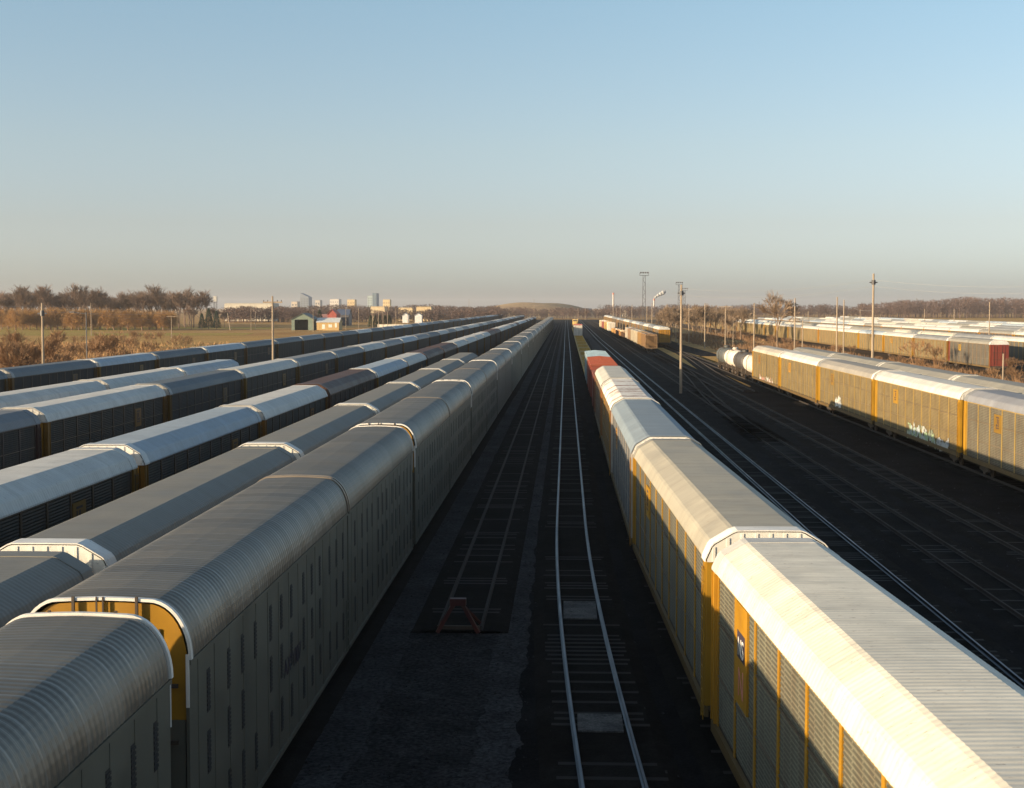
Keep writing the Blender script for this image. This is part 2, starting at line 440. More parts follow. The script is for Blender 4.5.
# ------------------------------------------------------------------ running gear
def lathe(mb, c, prof, n=16, axis='x'):
    """prof: (offset along axis, radius)"""
    rings = []
    for a, r in prof:
        ring = []
        for i in range(n):
            t = 2*PI*i/n
            if axis == 'x': ring.append((c[0]+a, c[1]+r*math.cos(t), c[2]+r*math.sin(t)))
            elif axis == 'y': ring.append((c[0]+r*math.sin(t), c[1]+a, c[2]+r*math.cos(t)))
            else: ring.append((c[0]+r*math.cos(t), c[1]+r*math.sin(t), c[2]+a))
        rings.append(ring)
    return mb.loft(rings)
def wheel_mb():
    mb = MB()
    lathe(mb, (0,0,0.42), [(-1.1,0.07),(1.1,0.07)], 8)
    for s in (-1, 1):
        lathe(mb, (s*0.75,0,0.42), [(-0.07,0.40),(-0.03,0.42),(0.07,0.42)] if s > 0 else [(-0.07,0.42),(0.03,0.42),(0.07,0.40)], 16)
    return mb
WHEEL = wheel_mb().mesh('wheelset', M['wheel'])
def bogie_mb():
    mb = MB()
    for s in (-1, 1):
        x = s*1.0
        pr = [(-1.15,0.36),(-0.95,0.33),(-0.45,0.30),(-0.3,0.22),(0.3,0.22),(0.45,0.30),(0.95,0.33),(1.15,0.36),(1.15,0.52),(0.5,0.70),(-0.5,0.70),(-1.15,0.52)]
        mb.loft([[(x-0.07, y, z) for y, z in pr], [(x+0.07, y, z) for y, z in pr]])
    mb.box(-0.93, 0.93, -0.2, 0.2, 0.42, 0.66)
    return mb
BOGIE = bogie_mb().mesh('bogie', M['under'])
def add_bogie(parent, y):
    b = bpy.data.objects.new('bogie', BOGIE); COL.objects.link(b); b.parent = parent; b.location = (0, y, RT)
    for dy in (-0.87, 0.87):
        w = bpy.data.objects.new('wheelset', WHEEL); COL.objects.link(w); w.parent = b; w.location = (0, dy, 0)

def roof_sheet(prof, y0, y1, pitch, amp, z=0.0):
    """open profile (x,z) extruded along y with cross ribs, plus thickness underneath by a plain inner sheet"""
    mb = MB(); n = max(2, int((y1-y0)/(pitch/4))); rings = []
    nm = []
    for i, (x, zz) in enumerate(prof):
        a = prof[max(0, i-1)]; b = prof[min(len(prof)-1, i+1)]
        t = Vector((b[0]-a[0], b[1]-a[1])).normalized(); nm.append((-t.y, t.x))
    for k in range(n+1):
        y = y0+(y1-y0)*k/n
        d = amp*(0, 1, 1, 0)[k % 4]
        rings.append([(x+d*q[0], y, zz+d*q[1]+z) for (x, zz), q in zip(prof, nm)])
    mb.loft(rings, closed=False)
    return mb
def hood(prof, y0, y1, out, thick=0.05):
    """solid arch band over the roof"""
    mb = MB(); cz = prof[0][1]
    def off(d):
        r = []
        for i, (x, zz) in enumerate(prof):
            a = prof[max(0, i-1)]; b = prof[min(len(prof)-1, i+1)]
            t = Vector((b[0]-a[0], b[1]-a[1])).normalized(); r.append((x-d*t.y, zz+d*t.x))
        return r
    o = off(out); i_ = off(out-thick)
    ring0 = [(x, y0, z) for x, z in o] + [(x, y0, z) for x, z in reversed(i_)]
    ring1 = [(x, y1, z) for x, z in o] + [(x, y1, z) for x, z in reversed(i_)]
    mb.loft([ring0, ring1])
    return mb
def face_plate(prof, y0, y1, zb):
    """closed end plate under a roof profile"""
    mb = MB()
    ring = [(prof[0][0], zb)] + list(prof) + [(prof[-1][0], zb)]
    mb.loft([[(x, y0, z) for x, z in ring], [(x, y1, z) for x, z in ring]])
    return mb
def ribs_on_plate(mb, prof, y, d, step, zb):
    x = prof[0][0]+step/2
    while x < prof[-1][0]:
        zt = 0
        for a, b in zip(prof, prof[1:]):
            if a[0] <= x <= b[0] and b[0] > a[0]:
                zt = a[1]+(b[1]-a[1])*(x-a[0])/(b[0]-a[0]); break
        if zt > zb+0.1: mb.box(x-0.035, x+0.035, y-d, y+d, zb, zt-0.03)
        x += step
    return mb

E = 4.9+RT       # eave height
PROF_F = [(-1.58,E-0.06),(-1.58,E-0.01),(-1.44,E+0.30),(-1.38,E+0.37),(-0.90,E+0.655),(-0.80,E+0.69),(0,E+0.695),(0.80,E+0.69),(0.90,E+0.655),(1.38,E+0.37),(1.44,E+0.30),(1.58,E-0.01),(1.58,E-0.06)]
PROF_R = [(-1.58, E-0.02)] + [(-0.84-0.74*math.cos(t), E-0.02+1.07*math.sin(t)) for t in [i*PI/2/11 for i in range(1, 12)]] + [(-0.4, E+1.07)]
PROF_R = PROF_R + [(0, E+1.08)] + [(-x, z) for x, z in reversed(PROF_R)]

YEL = (0.37, 0.19, 0.010); DYEL = (0.24, 0.12, 0.015)
def autorack(L, posts=10, plate=True):
    """enclosed car carrier; base origin at the near end, body runs +y"""
    r = empty('autorack')
    a, b = 0.5, L-0.5
    # side panels (real corrugation along the length)
    for s in (-1, 1):
        mb = MB(); prof = []
        z = 1.15+RT; k = 0
        while z < E-0.03:
            prof.append((s*(1.49 + (0.022 if k % 2 else 0)), z)); z += 0.0525; k += 1
        segs = [a+0.5, b-0.5]
        mb.loft([[(x, y, z) for x, z in prof] for y in segs], closed=False)
        mb.build('side_panel', M['panel'], r, (0.36, 0.36, 0.33))
        # tier gaps as dark joint strips, standing proud of the panels
        mb = MB()
        xa, xb = (1.50, 1.53) if s > 0 else (-1.53, -1.50)
        st = (b-a-1.1)/posts
        for i in range(posts+1):
            y = a+0.55+i*st
            mb.box(xa, xb, y-0.085, y+0.085, 1.10+RT, E-0.05)
        xa2, xb2 = (1.50, 1.60) if s > 0 else (-1.60, -1.50)
        MB().box(xa2, xb2, a+0.02, b-0.02, 0.82+RT, 1.095+RT).build('side_sill', M['frame'], r, (0.13, 0.085, 0.03))  # sill toned dark brown to paint in the shadow along the car bottoms
        mb.box(xa, (1.545 if s > 0 else -1.50), a+0.6, b-0.6, E-0.12, E-0.055) if s > 0 else mb.box(-1.545, xb, a+0.6, b-0.6, E-0.12, E-0.055)
        mb.build('side_frame', M['frame'], r, YEL)
        mb = MB()
        for zz in (2.35+RT, 3.65+RT):
            x0, x1 = (1.48, 1.525) if s > 0 else (-1.525, -1.48)
            MB().box(x0, x1, a+0.6, b-0.6, zz-0.02, zz+0.02).build('deck_joint', M['frame'], r, (0.13, 0.10, 0.07))
        for y in (a, b-0.5):
            mb = MB()
            x0, x1 = (1.40, 1.575) if s > 0 else (-1.575, -1.40)
            mb.box(x0, x1, y, y+0.5, 1.12+RT, E-0.06)
            for yy in (y+0.03, y+0.43):
                x2, x3 = (1.575, 1.61) if s > 0 else (-1.61, -1.575)
                mb.box(x2, x3, yy, yy+0.05, 1.12+RT, E-0.1)
            mb.build('corner_panel', M['frame'], r, YEL)
        # ladders at the corners
        mb = MB()
        y = a+0.05 if s < 0 else b-0.42
        x = s*1.64
        for yy in (y, y+0.37): mb.bar((x, yy, 0.75+RT), (x, yy, E-0.25), 0.018)
        for i in range(13): mb.bar((x, y, 0.85+RT+i*0.31), (x, y+0.37, 0.85+RT+i*0.31), 0.014)
        mb.build('ladder', M['frame'], r, YEL)
    if plate:
        for s in (-1, 1):
            y = a+0.55+(posts-3)*(b-a-1.1)/posts
            w = (b-a-1.1)/posts*0.62
            x0, x1 = (1.50, 1.552) if s > 0 else (-1.552, -1.50)
            p = MB().box(x0, x1, y+0.08, y+w, 3.25+RT, 4.42+RT).build('sign_board', M['frame'], r, YEL)
            xm, xn = (1.552, 1.558) if s > 0 else (-1.558, -1.552)
            mb = MB(); cy = y+w/2+0.04; h = 0.30
            mb.box(xm, xn, cy-h, cy+h, 3.52+RT, 3.60+RT).box(xm, xn, cy-h, cy+h, 4.20+RT, 4.28+RT)
            mb.box(xm, xn, cy-h, cy-h+0.10, 3.66+RT, 4.14+RT).box(xm, xn, cy-0.02, cy+h, 3.66+RT, 3.80+RT)
            mb.box(xm, xn, cy-0.05, cy+0.1, 3.86+RT, 4.14+RT)
            mb.build('emblem', M['dark_mark'], p)
    # end doors
    for k, y in enumerate((a-0.02, b-0.08)):
        mb = MB()
        for i in range(6):
            x0 = -1.36+i*0.4533
            yo = (0.05 if i in (0, 5) else 0.0)
            mb.box(x0+0.012, x0+0.4533-0.012, y+yo*(1 if k == 0 else -1), y+0.09+yo*(1 if k == 0 else -1), 1.15+RT, E-0.08)
        d = mb.build('end_door', M['frame'], r, YEL)
        mb = MB(); yy = y-0.05 if k == 0 else y+0.12
        for x in (-0.9, -0.46, 0.46, 0.9): mb.bar((x, yy, 1.3+RT), (x, yy, E-0.2), 0.022)
        for zz in (2.2, 3.4): mb.box(-1.2, 1.2, yy-0.02, yy+0.02, zz+RT, zz+0.06+RT)
        mb.build('door_bar', M['under'], d)
    mb = roof_sheet(PROF_F, a+0.55, b-0.55, 0.19, 0.007)
    mb.build('roof', M['roof'], r, (0.7, 0.7, 0.7))
    for k, (y0, y1) in enumerate(((a-0.05, a+0.60), (b-0.60, b+0.05))):
        hood(PROF_F, y0, y1, 0.055 if k == 0 else 0.02, 0.03).build('end_cap' if k == 0 else 'far_cap', M['roof'], r, (0.75, 0.74, 0.72))
        yf = y0+0.012 if k == 0 else y1-0.042
        mb2 = face_plate([(x*0.995, z) for x, z in PROF_F], yf, yf+0.03, E-0.07)
        ribs_on_plate(mb2, PROF_F, yf+0.015, 0.035, 0.36, E-0.06)
        mb2.build('end_gable', M['roof'], r, (0.62, 0.61, 0.58))
    mb = MB()
    mb.box(-1.48, 1.48, a, b, 0.98+RT, 1.13+RT).box(-0.3, 0.3, a-0.1, b+0.1, 0.62+RT, 0.97+RT)
    for y in (a-0.1, b+0.1): mb.box(-1.3, 1.3, y-0.08, y+0.08, 0.80+RT, 0.96+RT)
    for s, y in ((-1, a-0.1), (1, b+0.1)): mb.box(-0.12, 0.12, min(y, y+s*0.5), max(y, y+s*0.5), 0.68+RT, 0.9+RT)
    mb.build('underframe', M['under'], r)
    add_bogie(r, a+3.2); add_bogie(r, b-3.2)
    return r

_m = MB().box(-0.004, 0.004, -0.12, 0.12, -0.42, 0.42)
for q in range(9): _m.box(-0.016, 0.016, -0.115, 0.115, -0.38+q*0.087, -0.38+q*0.087+0.05)
VENT = _m.mesh('vent', M['black'])
def automax(U):
    """articulated pair of smooth-sided, round-roofed car carriers"""
    r = empty('articulated_autorack')
    ev = PROF_R[0][1]
    for u in (0, 1):
        a = 0.62 + u*U if u == 0 else U+0.12
        b = U-0.12 if u == 0 else 2*U-0.62
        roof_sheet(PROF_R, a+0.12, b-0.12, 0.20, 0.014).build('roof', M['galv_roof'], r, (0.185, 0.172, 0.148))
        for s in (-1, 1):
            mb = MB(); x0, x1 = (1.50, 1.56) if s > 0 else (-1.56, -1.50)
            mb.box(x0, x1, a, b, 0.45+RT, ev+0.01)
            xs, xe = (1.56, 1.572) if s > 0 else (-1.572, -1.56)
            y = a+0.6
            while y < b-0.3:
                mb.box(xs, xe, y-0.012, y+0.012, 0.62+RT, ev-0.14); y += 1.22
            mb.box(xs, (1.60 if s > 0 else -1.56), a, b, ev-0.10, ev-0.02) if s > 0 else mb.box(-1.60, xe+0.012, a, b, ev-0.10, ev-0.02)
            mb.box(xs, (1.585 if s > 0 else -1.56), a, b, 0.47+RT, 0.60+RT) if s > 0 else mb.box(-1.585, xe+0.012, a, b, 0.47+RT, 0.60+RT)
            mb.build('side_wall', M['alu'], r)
            y = a+1.35; i = 0
            while y < b-0.8:
                for zc in (1.45, 2.75, 3.95) if i % 7 not in (3,) else (1.45, 3.95):
                    v = bpy.data.objects.new('vent', VENT); COL.objects.link(v); v.parent = r
                    v.location = (s*1.56, y, zc+RT)
                y += 1.22 if i % 3 else 1.62
                i += 1
            mb = MB(); y = b-0.62 if s > 0 else a+0.25; x = s*1.63
            for yy in (y, y+0.37): mb.bar((x, yy, 0.6+RT), (x, yy, 2.2+RT), 0.018)
            for i in range(6): mb.bar((x, y, 0.7+RT+i*0.28), (x, y+0.37, 0.7+RT+i*0.28), 0.014)
            mb.build('ladder', M['alu'], r)
        for k, (y0, y1) in enumerate(((a-0.03, a+0.08), (b-0.08, b+0.03))):
            coupler = (u == 0 and k == 0) or (u == 1 and k == 1)
            hood(PROF_R, y0, y1, 0.04, 0.055).build('end_rim', M['white'] if coupler else M['galv_roof'], r, (0.3, 0.25, 0.2))
            yp = y0+0.07 if k == 0 else y1-0.10
            sm = [(x*0.955, z-0.06) for x, z in PROF_R]
            d = face_plate(sm, yp, yp+0.03, (3.75 if coupler else 1.0)+RT).build('end_door', M['frame'] if coupler else M['black'], r, YEL)
            if coupler: MB().box(-1.47, 1.47, yp, yp+0.03, 1.0+RT, 3.745+RT).build('shaded_lower_end', M['alu'], r)  # door below the shadow edge, its shade painted as wall grey
            if coupler:
                sg = -1 if k == 0 else 1
                mb = MB(); yy = yp if k == 0 else yp+0.03
                for x in (-1.02, -0.34, 0.34, 1.02):
                    mb.box(x-0.012, x+0.012, min(yy, yy+sg*0.03), max(yy, yy+sg*0.03), 1.1+RT, ev+0.55)
                for x in (-0.55, -0.12, 0.0, 0.62): mb.bar((x, yy+sg*0.07, 1.2+RT), (x, yy+sg*0.07, ev+1.15), 0.035 if x in (-0.55, 0.62) else 0.02)
                for zz in (2.1, 3.3, 4.35): mb.box(0.80, 1.35, min(yy, yy+sg*0.06), max(yy, yy+sg*0.06), zz+RT, zz+0.07+RT)
                mb.build('door_bar', M['under'], d)
                for s in (-1, 1):
                    MB().box(s*1.54-0.03, s*1.54+0.03, y0-0.012 if k == 0 else y1-0.02, y0+0.02 if k == 0 else y1+0.012, 4.0+RT, ev+0.1).build('corner_post', M['white'], r)
        mb = MB(); mb.box(-1.46, 1.46, a, b, 0.5+RT, 0.9+RT); mb.box(-0.3, 0.3, a-0.2, b+0.2, 0.55+RT, 0.85+RT)
        mb.build('underframe', M['under'], r)
    add_bogie(r, 2.6); add_bogie(r, U); add_bogie(r, 2*U-2.6)
    for o in kids(r):
        if o.name.startswith('bogie'): o.scale = (0.98, 0.98, 0.75)
    return r

def text(parent, s, size, loc, rot, mat, name='lettering', ext=0.004):
    cu = bpy.data.curves.new(name, 'FONT'); cu.body = s; cu.size = size; cu.extrude = ext
    cu.materials.append(mat); cu.align_x = 'CENTER'
    tmp = bpy.data.objects.new('tmp', cu)
    me = bpy.data.meshes.new_from_object(tmp); bpy.data.objects.remove(tmp)
    o = bpy.data.objects.new(name, me); COL.objects.link(o); o.parent = parent
    o.location = loc; o.rotation_euler = rot
    return o

ORD = ['first','second','third','fourth','fifth','sixth','seventh','eighth','ninth','tenth','eleventh','twelfth','thirteenth','fourteenth','fifteenth','sixteenth']
PAL = {
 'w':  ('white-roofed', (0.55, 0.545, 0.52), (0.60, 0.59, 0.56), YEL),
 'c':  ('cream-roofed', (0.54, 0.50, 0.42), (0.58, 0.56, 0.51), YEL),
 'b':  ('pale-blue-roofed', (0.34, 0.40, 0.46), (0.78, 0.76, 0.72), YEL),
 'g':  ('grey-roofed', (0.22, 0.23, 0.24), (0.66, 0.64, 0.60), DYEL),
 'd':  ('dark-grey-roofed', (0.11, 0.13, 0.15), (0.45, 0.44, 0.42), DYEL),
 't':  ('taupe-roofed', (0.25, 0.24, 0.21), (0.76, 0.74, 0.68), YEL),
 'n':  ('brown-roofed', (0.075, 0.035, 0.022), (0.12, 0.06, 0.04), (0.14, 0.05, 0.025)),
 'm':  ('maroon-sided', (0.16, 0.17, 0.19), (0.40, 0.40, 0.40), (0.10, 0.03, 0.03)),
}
N_UNIT = {}
def proto_rack(L):
    k = ('rack', round(L, 1))
    if k not in N_UNIT:
        p = autorack(L); N_UNIT[k] = [p, False]
    return N_UNIT[k]
def place_rack(L, loc, rz, code, label, group, far=False, capcol=None, panel=None):
    ent = proto_rack(L)
    if ent[1]: o = copy_tree(ent[0], skip=() if not far else ('bogie', 'ladder', 'door_bar', 'deck_joint', 'sign_board'))
    else: o = ent[0]; ent[1] = True
    o.location = loc; o.rotation_euler = (0, 0, rz)
    _, rc, cc, fc = PAL[code]
    j = random.uniform(0.93, 1.06)
    rc = tuple(min(0.85, v*j) for v in rc)
    pc = panel or random.choice([(0.15,0.15,0.135), (0.12,0.12,0.115), (0.14,0.13,0.11), (0.10,0.105,0.11)])
    if code == 'n': pc = (0.09, 0.05, 0.035)
    fc = tuple(v*random.uniform(0.85, 1.05) for v in fc)
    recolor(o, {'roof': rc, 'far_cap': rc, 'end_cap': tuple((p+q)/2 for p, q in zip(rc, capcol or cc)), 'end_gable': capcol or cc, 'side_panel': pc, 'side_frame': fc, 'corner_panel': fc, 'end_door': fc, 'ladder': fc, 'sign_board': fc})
    if loc[0] < -9:      # left strings: posts and panels dimmed to paint in the shade on their sides
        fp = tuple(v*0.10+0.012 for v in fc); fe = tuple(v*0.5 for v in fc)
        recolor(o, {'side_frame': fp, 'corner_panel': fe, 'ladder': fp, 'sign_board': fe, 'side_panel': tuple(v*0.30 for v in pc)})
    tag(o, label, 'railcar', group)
    return o

def string(row, group, cx, bounds, codes, lens=None, named=12, fn=None, nearfar=170, far_label=None, caps=None, hop=0.0, frames=None):
    """bounds: near-end distances of successive cars"""
    out = []
    for i, (y0, y1) in enumerate(zip(bounds, bounds[1:])):
        code = codes[i % len(codes)] if i < len(codes) else random.choice(codes)
        L = (y1-y0)
        dx0 = fn(y0) if fn else 0; dx1 = fn(y1) if fn else 0
        rz = -math.atan2(dx1-dx0, y1-y0)
        if i < named: lab = '%s autorack, %s from the camera in %s' % (PAL[code][0], ORD[i], row)
        else: lab = far_label
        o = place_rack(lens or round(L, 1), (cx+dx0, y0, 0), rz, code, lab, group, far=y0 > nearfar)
        if lens: o.scale = (1, L/lens, 1)
        if hop: o.scale.z = hop
        out.append(o)
    return out
def steps(known, pitch, end):
    b = list(known)
    while b[-1]+pitch < end: b.append(b[-1]+pitch)
    return b

# --- the silver articulated string
U = 19.2
am = automax(U)
labels_am = ['silver round-roofed articulated autorack nearest the camera at lower left',
             'silver articulated autorack with yellow end door and three rows of side vents',
             'third silver articulated autorack along the empty tracks, counting from the camera']
y = 24.35-2*U
for i in range(20):
    o = am if i == 0 else copy_tree(am, skip=() if i < 4 else ('bogie', 'ladder', 'door_bar', 'vent'))
    o.location = (-8.42, y, 0)
    if i < 3: lab = labels_am[i]
    elif i < 9: lab = 'silver articulated autorack, %s from the camera in the string beside the empty tracks' % ORD[i]
    else: lab = 'tiny far-off silver articulated autorack near the vanishing point of the smooth silver string'
    tag(o, lab, 'railcar', 'silver articulated autoracks beside the empty tracks')
    y += 2*U
am_objs = [o for o in bpy.data.objects if o.name.startswith('articulated_autorack')]
am2 = sorted(am_objs, key=lambda o: o.location.y)[1]
text(am2, 'AX YI07', 0.62, (1.575, 10.2, 2.25+RT), (PI/2, 0, PI/2), M['dark_mark'])

# --- strings to the left
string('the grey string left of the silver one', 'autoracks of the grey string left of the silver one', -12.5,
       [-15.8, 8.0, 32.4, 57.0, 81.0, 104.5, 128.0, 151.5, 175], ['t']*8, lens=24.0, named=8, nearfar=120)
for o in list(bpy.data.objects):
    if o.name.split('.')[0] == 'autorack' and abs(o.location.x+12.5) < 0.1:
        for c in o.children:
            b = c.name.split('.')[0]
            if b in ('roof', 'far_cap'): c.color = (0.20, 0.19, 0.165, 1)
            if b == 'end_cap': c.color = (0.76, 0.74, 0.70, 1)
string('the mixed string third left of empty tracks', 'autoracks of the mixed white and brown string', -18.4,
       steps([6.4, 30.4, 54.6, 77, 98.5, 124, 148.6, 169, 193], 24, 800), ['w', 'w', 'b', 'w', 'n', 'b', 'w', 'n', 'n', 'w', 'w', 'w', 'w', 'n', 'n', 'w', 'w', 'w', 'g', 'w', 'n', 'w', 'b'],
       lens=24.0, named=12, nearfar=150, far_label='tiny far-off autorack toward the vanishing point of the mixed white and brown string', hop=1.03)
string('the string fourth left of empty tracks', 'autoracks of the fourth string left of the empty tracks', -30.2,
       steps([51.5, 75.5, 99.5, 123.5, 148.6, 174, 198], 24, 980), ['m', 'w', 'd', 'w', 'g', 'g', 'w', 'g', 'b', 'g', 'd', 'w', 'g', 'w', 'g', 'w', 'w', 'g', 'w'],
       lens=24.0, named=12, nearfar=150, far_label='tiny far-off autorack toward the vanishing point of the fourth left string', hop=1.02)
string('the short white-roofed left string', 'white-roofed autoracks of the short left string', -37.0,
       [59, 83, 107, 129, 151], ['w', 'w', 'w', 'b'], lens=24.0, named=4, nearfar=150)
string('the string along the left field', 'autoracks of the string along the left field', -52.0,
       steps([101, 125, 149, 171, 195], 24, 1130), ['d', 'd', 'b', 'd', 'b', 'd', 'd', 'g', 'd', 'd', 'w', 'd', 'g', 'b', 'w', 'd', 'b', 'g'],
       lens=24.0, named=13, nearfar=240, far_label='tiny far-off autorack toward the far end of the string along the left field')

# --- string just right of the middle tracks
r1 = string('the string just right of empty tracks', 'autoracks right of the empty tracks', 4.40,
       [8.8, 35.0, 61.0, 87.0, 112.0, 136.5], ['w', 't', 'b', 'w', 't'], lens=26.0, named=5, fn=bend, nearfar=400)
def setc(o, **kw): recolor(o, kw)
setc(r1[0], roof=(0.70, 0.665, 0.575), end_cap=(0.80, 0.78, 0.74), side_panel=(0.16, 0.155, 0.115))
setc(r1[1], roof=(0.36, 0.335, 0.275), side_panel=(0.14, 0.135, 0.105), end_cap=(0.78, 0.76, 0.72))
setc(r1[2], roof=(0.20, 0.25, 0.30), far_cap=(0.20, 0.25, 0.30), side_frame=(0.32, 0.30, 0.28), corner_panel=(0.42, 0.39, 0.36), end_door=(0.4, 0.38, 0.35), end_cap=(0.22, 0.27, 0.32), side_panel=(0.13, 0.14, 0.15))
setc(r1[3], end_cap=(0.78, 0.76, 0.70), corner_panel=(0.30, 0.13, 0.05), end_door=(0.30, 0.13, 0.05))
setc(r1[4], roof=(0.50, 0.49, 0.44), end_cap=(0.52, 0.50, 0.45), side_frame=(0.2, 0.12, 0.07), corner_panel=(0.25, 0.13, 0.07))
# rust bands across the fourth roof
rust_m = paint('rusted_roof', color=(0.74, 0.72, 0.68), rough=0.6, dirt=0.3, rust=0.95, rustthr=0.52, streak=(0.2, 1, 0.2), rustsc=(0.14, 0.35, 0.02))
for c in r1[3].children:
    if c.name.startswith('roof'):
        c.data = c.data.copy(); c.data.materials[0] = rust_m
        nt = rust_m.node_tree
# emblem on the sign board of the nearest right-hand car: dark box with white letters
for c in r1[0].children:
    if c.name.startswith('sign_board'):
        for e in c.children: bpy.data.objects.remove(e)
        me = c.data = c.data.copy()
        if c.data.vertices[0].co.x < 0:
            for v in me.vertices: v.co.z = 2.5+RT if v.co.z < 4 else E-0.13
        xs = [v.co.x for v in me.vertices]; ys = [v.co.y for v in me.vertices]
        if min(xs) < 0:
            MB().box(min(xs)-0.006, min(xs), sum(ys)/8-0.46, sum(ys)/8+0.46, 3.55+RT, 4.15+RT).build('emblem', M['dark_mark'], c)
            text(c, 'NS', 0.58, (min(xs)-0.010, sum(ys)/8, 3.62+RT), (PI/2, 0, -PI/2), M['white'])
            text(c, 'N', 0.9, (min(xs)-0.004, sum(ys)/8+0.0, 2.72+RT), (PI/2, 0, -PI/2), M['pink'], 'faded_emblem')
for c in list(r1[0].children):
    if c.name.startswith('sign_board') and c.data.vertices[0].co.x < 0:
        c.location.y = (35.0-8.8)-0.45-1.2 - (sum(v.co.y for v in c.data.vertices)/8) - 2.9
        c.location.z = 0.0

# --- strings to the right
gr2 = 'yellow-posted autoracks beyond the dark tracks'
b2 = [42.6, 70.4, 98.2, 126.0, 154.0, 181.6, 208.4]
r2 = string('the yellow string beyond dark tracks', gr2, 29.1, b2, ['g', 'g', 'w', 'g', 'w', 'g'], lens=27.7, named=6, nearfar=400)
for o, pc in zip(r2, [(0.16,0.145,0.11)]*2+[(0.225,0.172,0.085)]*4):
    setc(o, side_panel=pc, side_frame=(0.30, 0.205, 0.06), corner_panel=(0.42, 0.23, 0.014), end_door=YEL, end_cap=(0.76, 0.74, 0.70))
setc(r2[1], roof=(0.22, 0.23, 0.26)); setc(r2[3], roof=(0.30, 0.28, 0.25)); setc(r2[5], roof=(0.45, 0.41, 0.35)); setc(r2[0], roof=(0.24, 0.24, 0.25))
string('grey string behind the yellow right one', 'grey-roofed autoracks behind the yellow string', 33.5,
       [36, 63, 90, 117.5, 145, 172, 200], ['t']*6, lens=27.7, named=6, nearfar=10)
string('the distant string past the tank cars', 'autoracks of the distant string past the tank cars', 28.2,
       steps([402], 28, 1000), ['w', 'g', 'w', 'g', 'b', 'w'], lens=27.7, named=5, nearfar=430, far_label='tiny far-off autorack of the distant string past the tank cars')
r5 = string('the front row of far right block', 'autoracks of the front row of the far right block', 74.4,
       steps([243, 270, 297], 27.7, 900), ['t', 'g', 'w', 'b', 'w', 'c', 'w', 'g', 'w'], lens=27.7, named=12, nearfar=300, far_label='tiny far-off autorack in the front row of the far right block')
setc(r5[0], end_cap=(0.70, 0.69, 0.67), end_gable=(0.7, 0.69, 0.67), end_door=(0.20, 0.035, 0.025), corner_panel=(0.20, 0.035, 0.025), side_frame=(0.2, 0.13, 0.07))
for o in r5[1:]: setc(o, side_panel=(0.24, 0.19, 0.10), end_cap=(0.78,0.76,0.72))
back = [(86, 150, 'second'), (107, 190, 'third'), (121, 230, 'fourth'), (136, 260, 'fifth'), (153, 300, 'sixth'), (172, 330, 'seventh')]
for X, y0, nm in back:
    n = 8 if nm == 'second' else 6
    y0 = max(y0, (X)*F/(1024-566+30)) if nm != 'second' else 226
    string('the %s row of the far right block' % nm, 'autoracks of the %s row of the far right block' % nm, X,
           steps([y0], 27.7, y0+ (480 if X < 140 else 400)), [random.choice('wwcbgt') for _ in range(17)], lens=27.7, named=n, nearfar=10,
           far_label='roof of a tiny distant autorack in the %s row of the far right block' % nm)

# ------------------------------------------------------------------ other railcars
def frame_under(r, L, w=1.4, z=1.0):
    mb = MB(); mb.box(-w, w, 0.4, L-0.4, z+RT-0.16, z+RT).box(-0.25, 0.25, 0.1, L-0.1, z+RT-0.45, z+RT-0.17)
    mb.build('underframe', M['under'], r)
    add_bogie(r, 2.4); add_bogie(r, L-2.4)
def boxcar(L, H, col, roofc, label, loc, group=None, endc=None):
    r = empty('boxcar', loc)
    mb = MB(); mb.box(-1.5, 1.5, 0.45, L-0.45, 1.02+RT, H+RT-0.25)
    for s in (-1, 1):
        y = 0.8
        while y < L-0.7:
            if abs(y-L/2) > 1.6: mb.box(s*1.5-(0.0 if s > 0 else 0.05), s*1.5+(0.05 if s > 0 else 0.0), y-0.06, y+0.06, 1.05+RT, H+RT-0.3)
            y += 1.1
    for i in range(8):
        z = 1.3+RT+i*(H-1.8)/8
        mb.box(-1.35, 1.35, 0.40, 0.45, z, z+0.16).box(-1.35, 1.35, L-0.45, L-0.40, z, z+0.16)
    mb.build('body', M['body'], r, col)
    for s in (-1, 1):
        x0, x1 = (1.502, 1.58) if s > 0 else (-1.58, -1.502)
        MB().box(x0, x1, L/2-1.5, L/2+1.5, 1.08+RT, H+RT-0.35).build('door', M['body'], r, tuple(v*0.85 for v in col))
    mb = MB(); pr = [(-1.55, H+RT-0.27), (-1.55, H+RT-0.14), (0, H+RT), (1.55, H+RT-0.14), (1.55, H+RT-0.27)]
    mb.loft([[(x, 0.36, z) for x, z in pr], [(x, L-0.36, z) for x, z in pr]])
    y = 1.0
    while y < L-0.8:
        mb.loft([[(x*0.99, y-0.05, z+(0.04 if 0 < i < 4 else 0)) for i, (x, z) in enumerate(pr)], [(x*0.99, y+0.05, z+(0.04 if 0 < i < 4 else 0)) for i, (x, z) in enumerate(pr)]]); y += 1.2
    mb.build('roof', M['roof'], r, roofc)
    mb = MB()
    for yy in (0.55, 0.95): mb.bar((-1.6, yy, 0.8+RT), (-1.6, yy, H+RT-0.4), 0.02)
    for i in range(10): mb.bar((-1.6, 0.55, 0.9+RT+i*0.36), (-1.6, 0.95, 0.9+RT+i*0.36), 0.015)
    mb.build('ladder', M['under'], r)
    frame_under(r, L)
    return tag(r, label, 'railcar', group)
boxcar(15.5, 4.55, (0.20, 0.045, 0.03), (0.20, 0.06, 0.04), 'dark maroon boxcar coupled behind the taupe-roofed autorack', (4.35, 137.5, 0))
boxcar(25.5, 4.85, (0.26, 0.05, 0.03), (0.33, 0.075, 0.035), 'boxcar with a bright orange-red roof', (4.35, 160.0, 0))
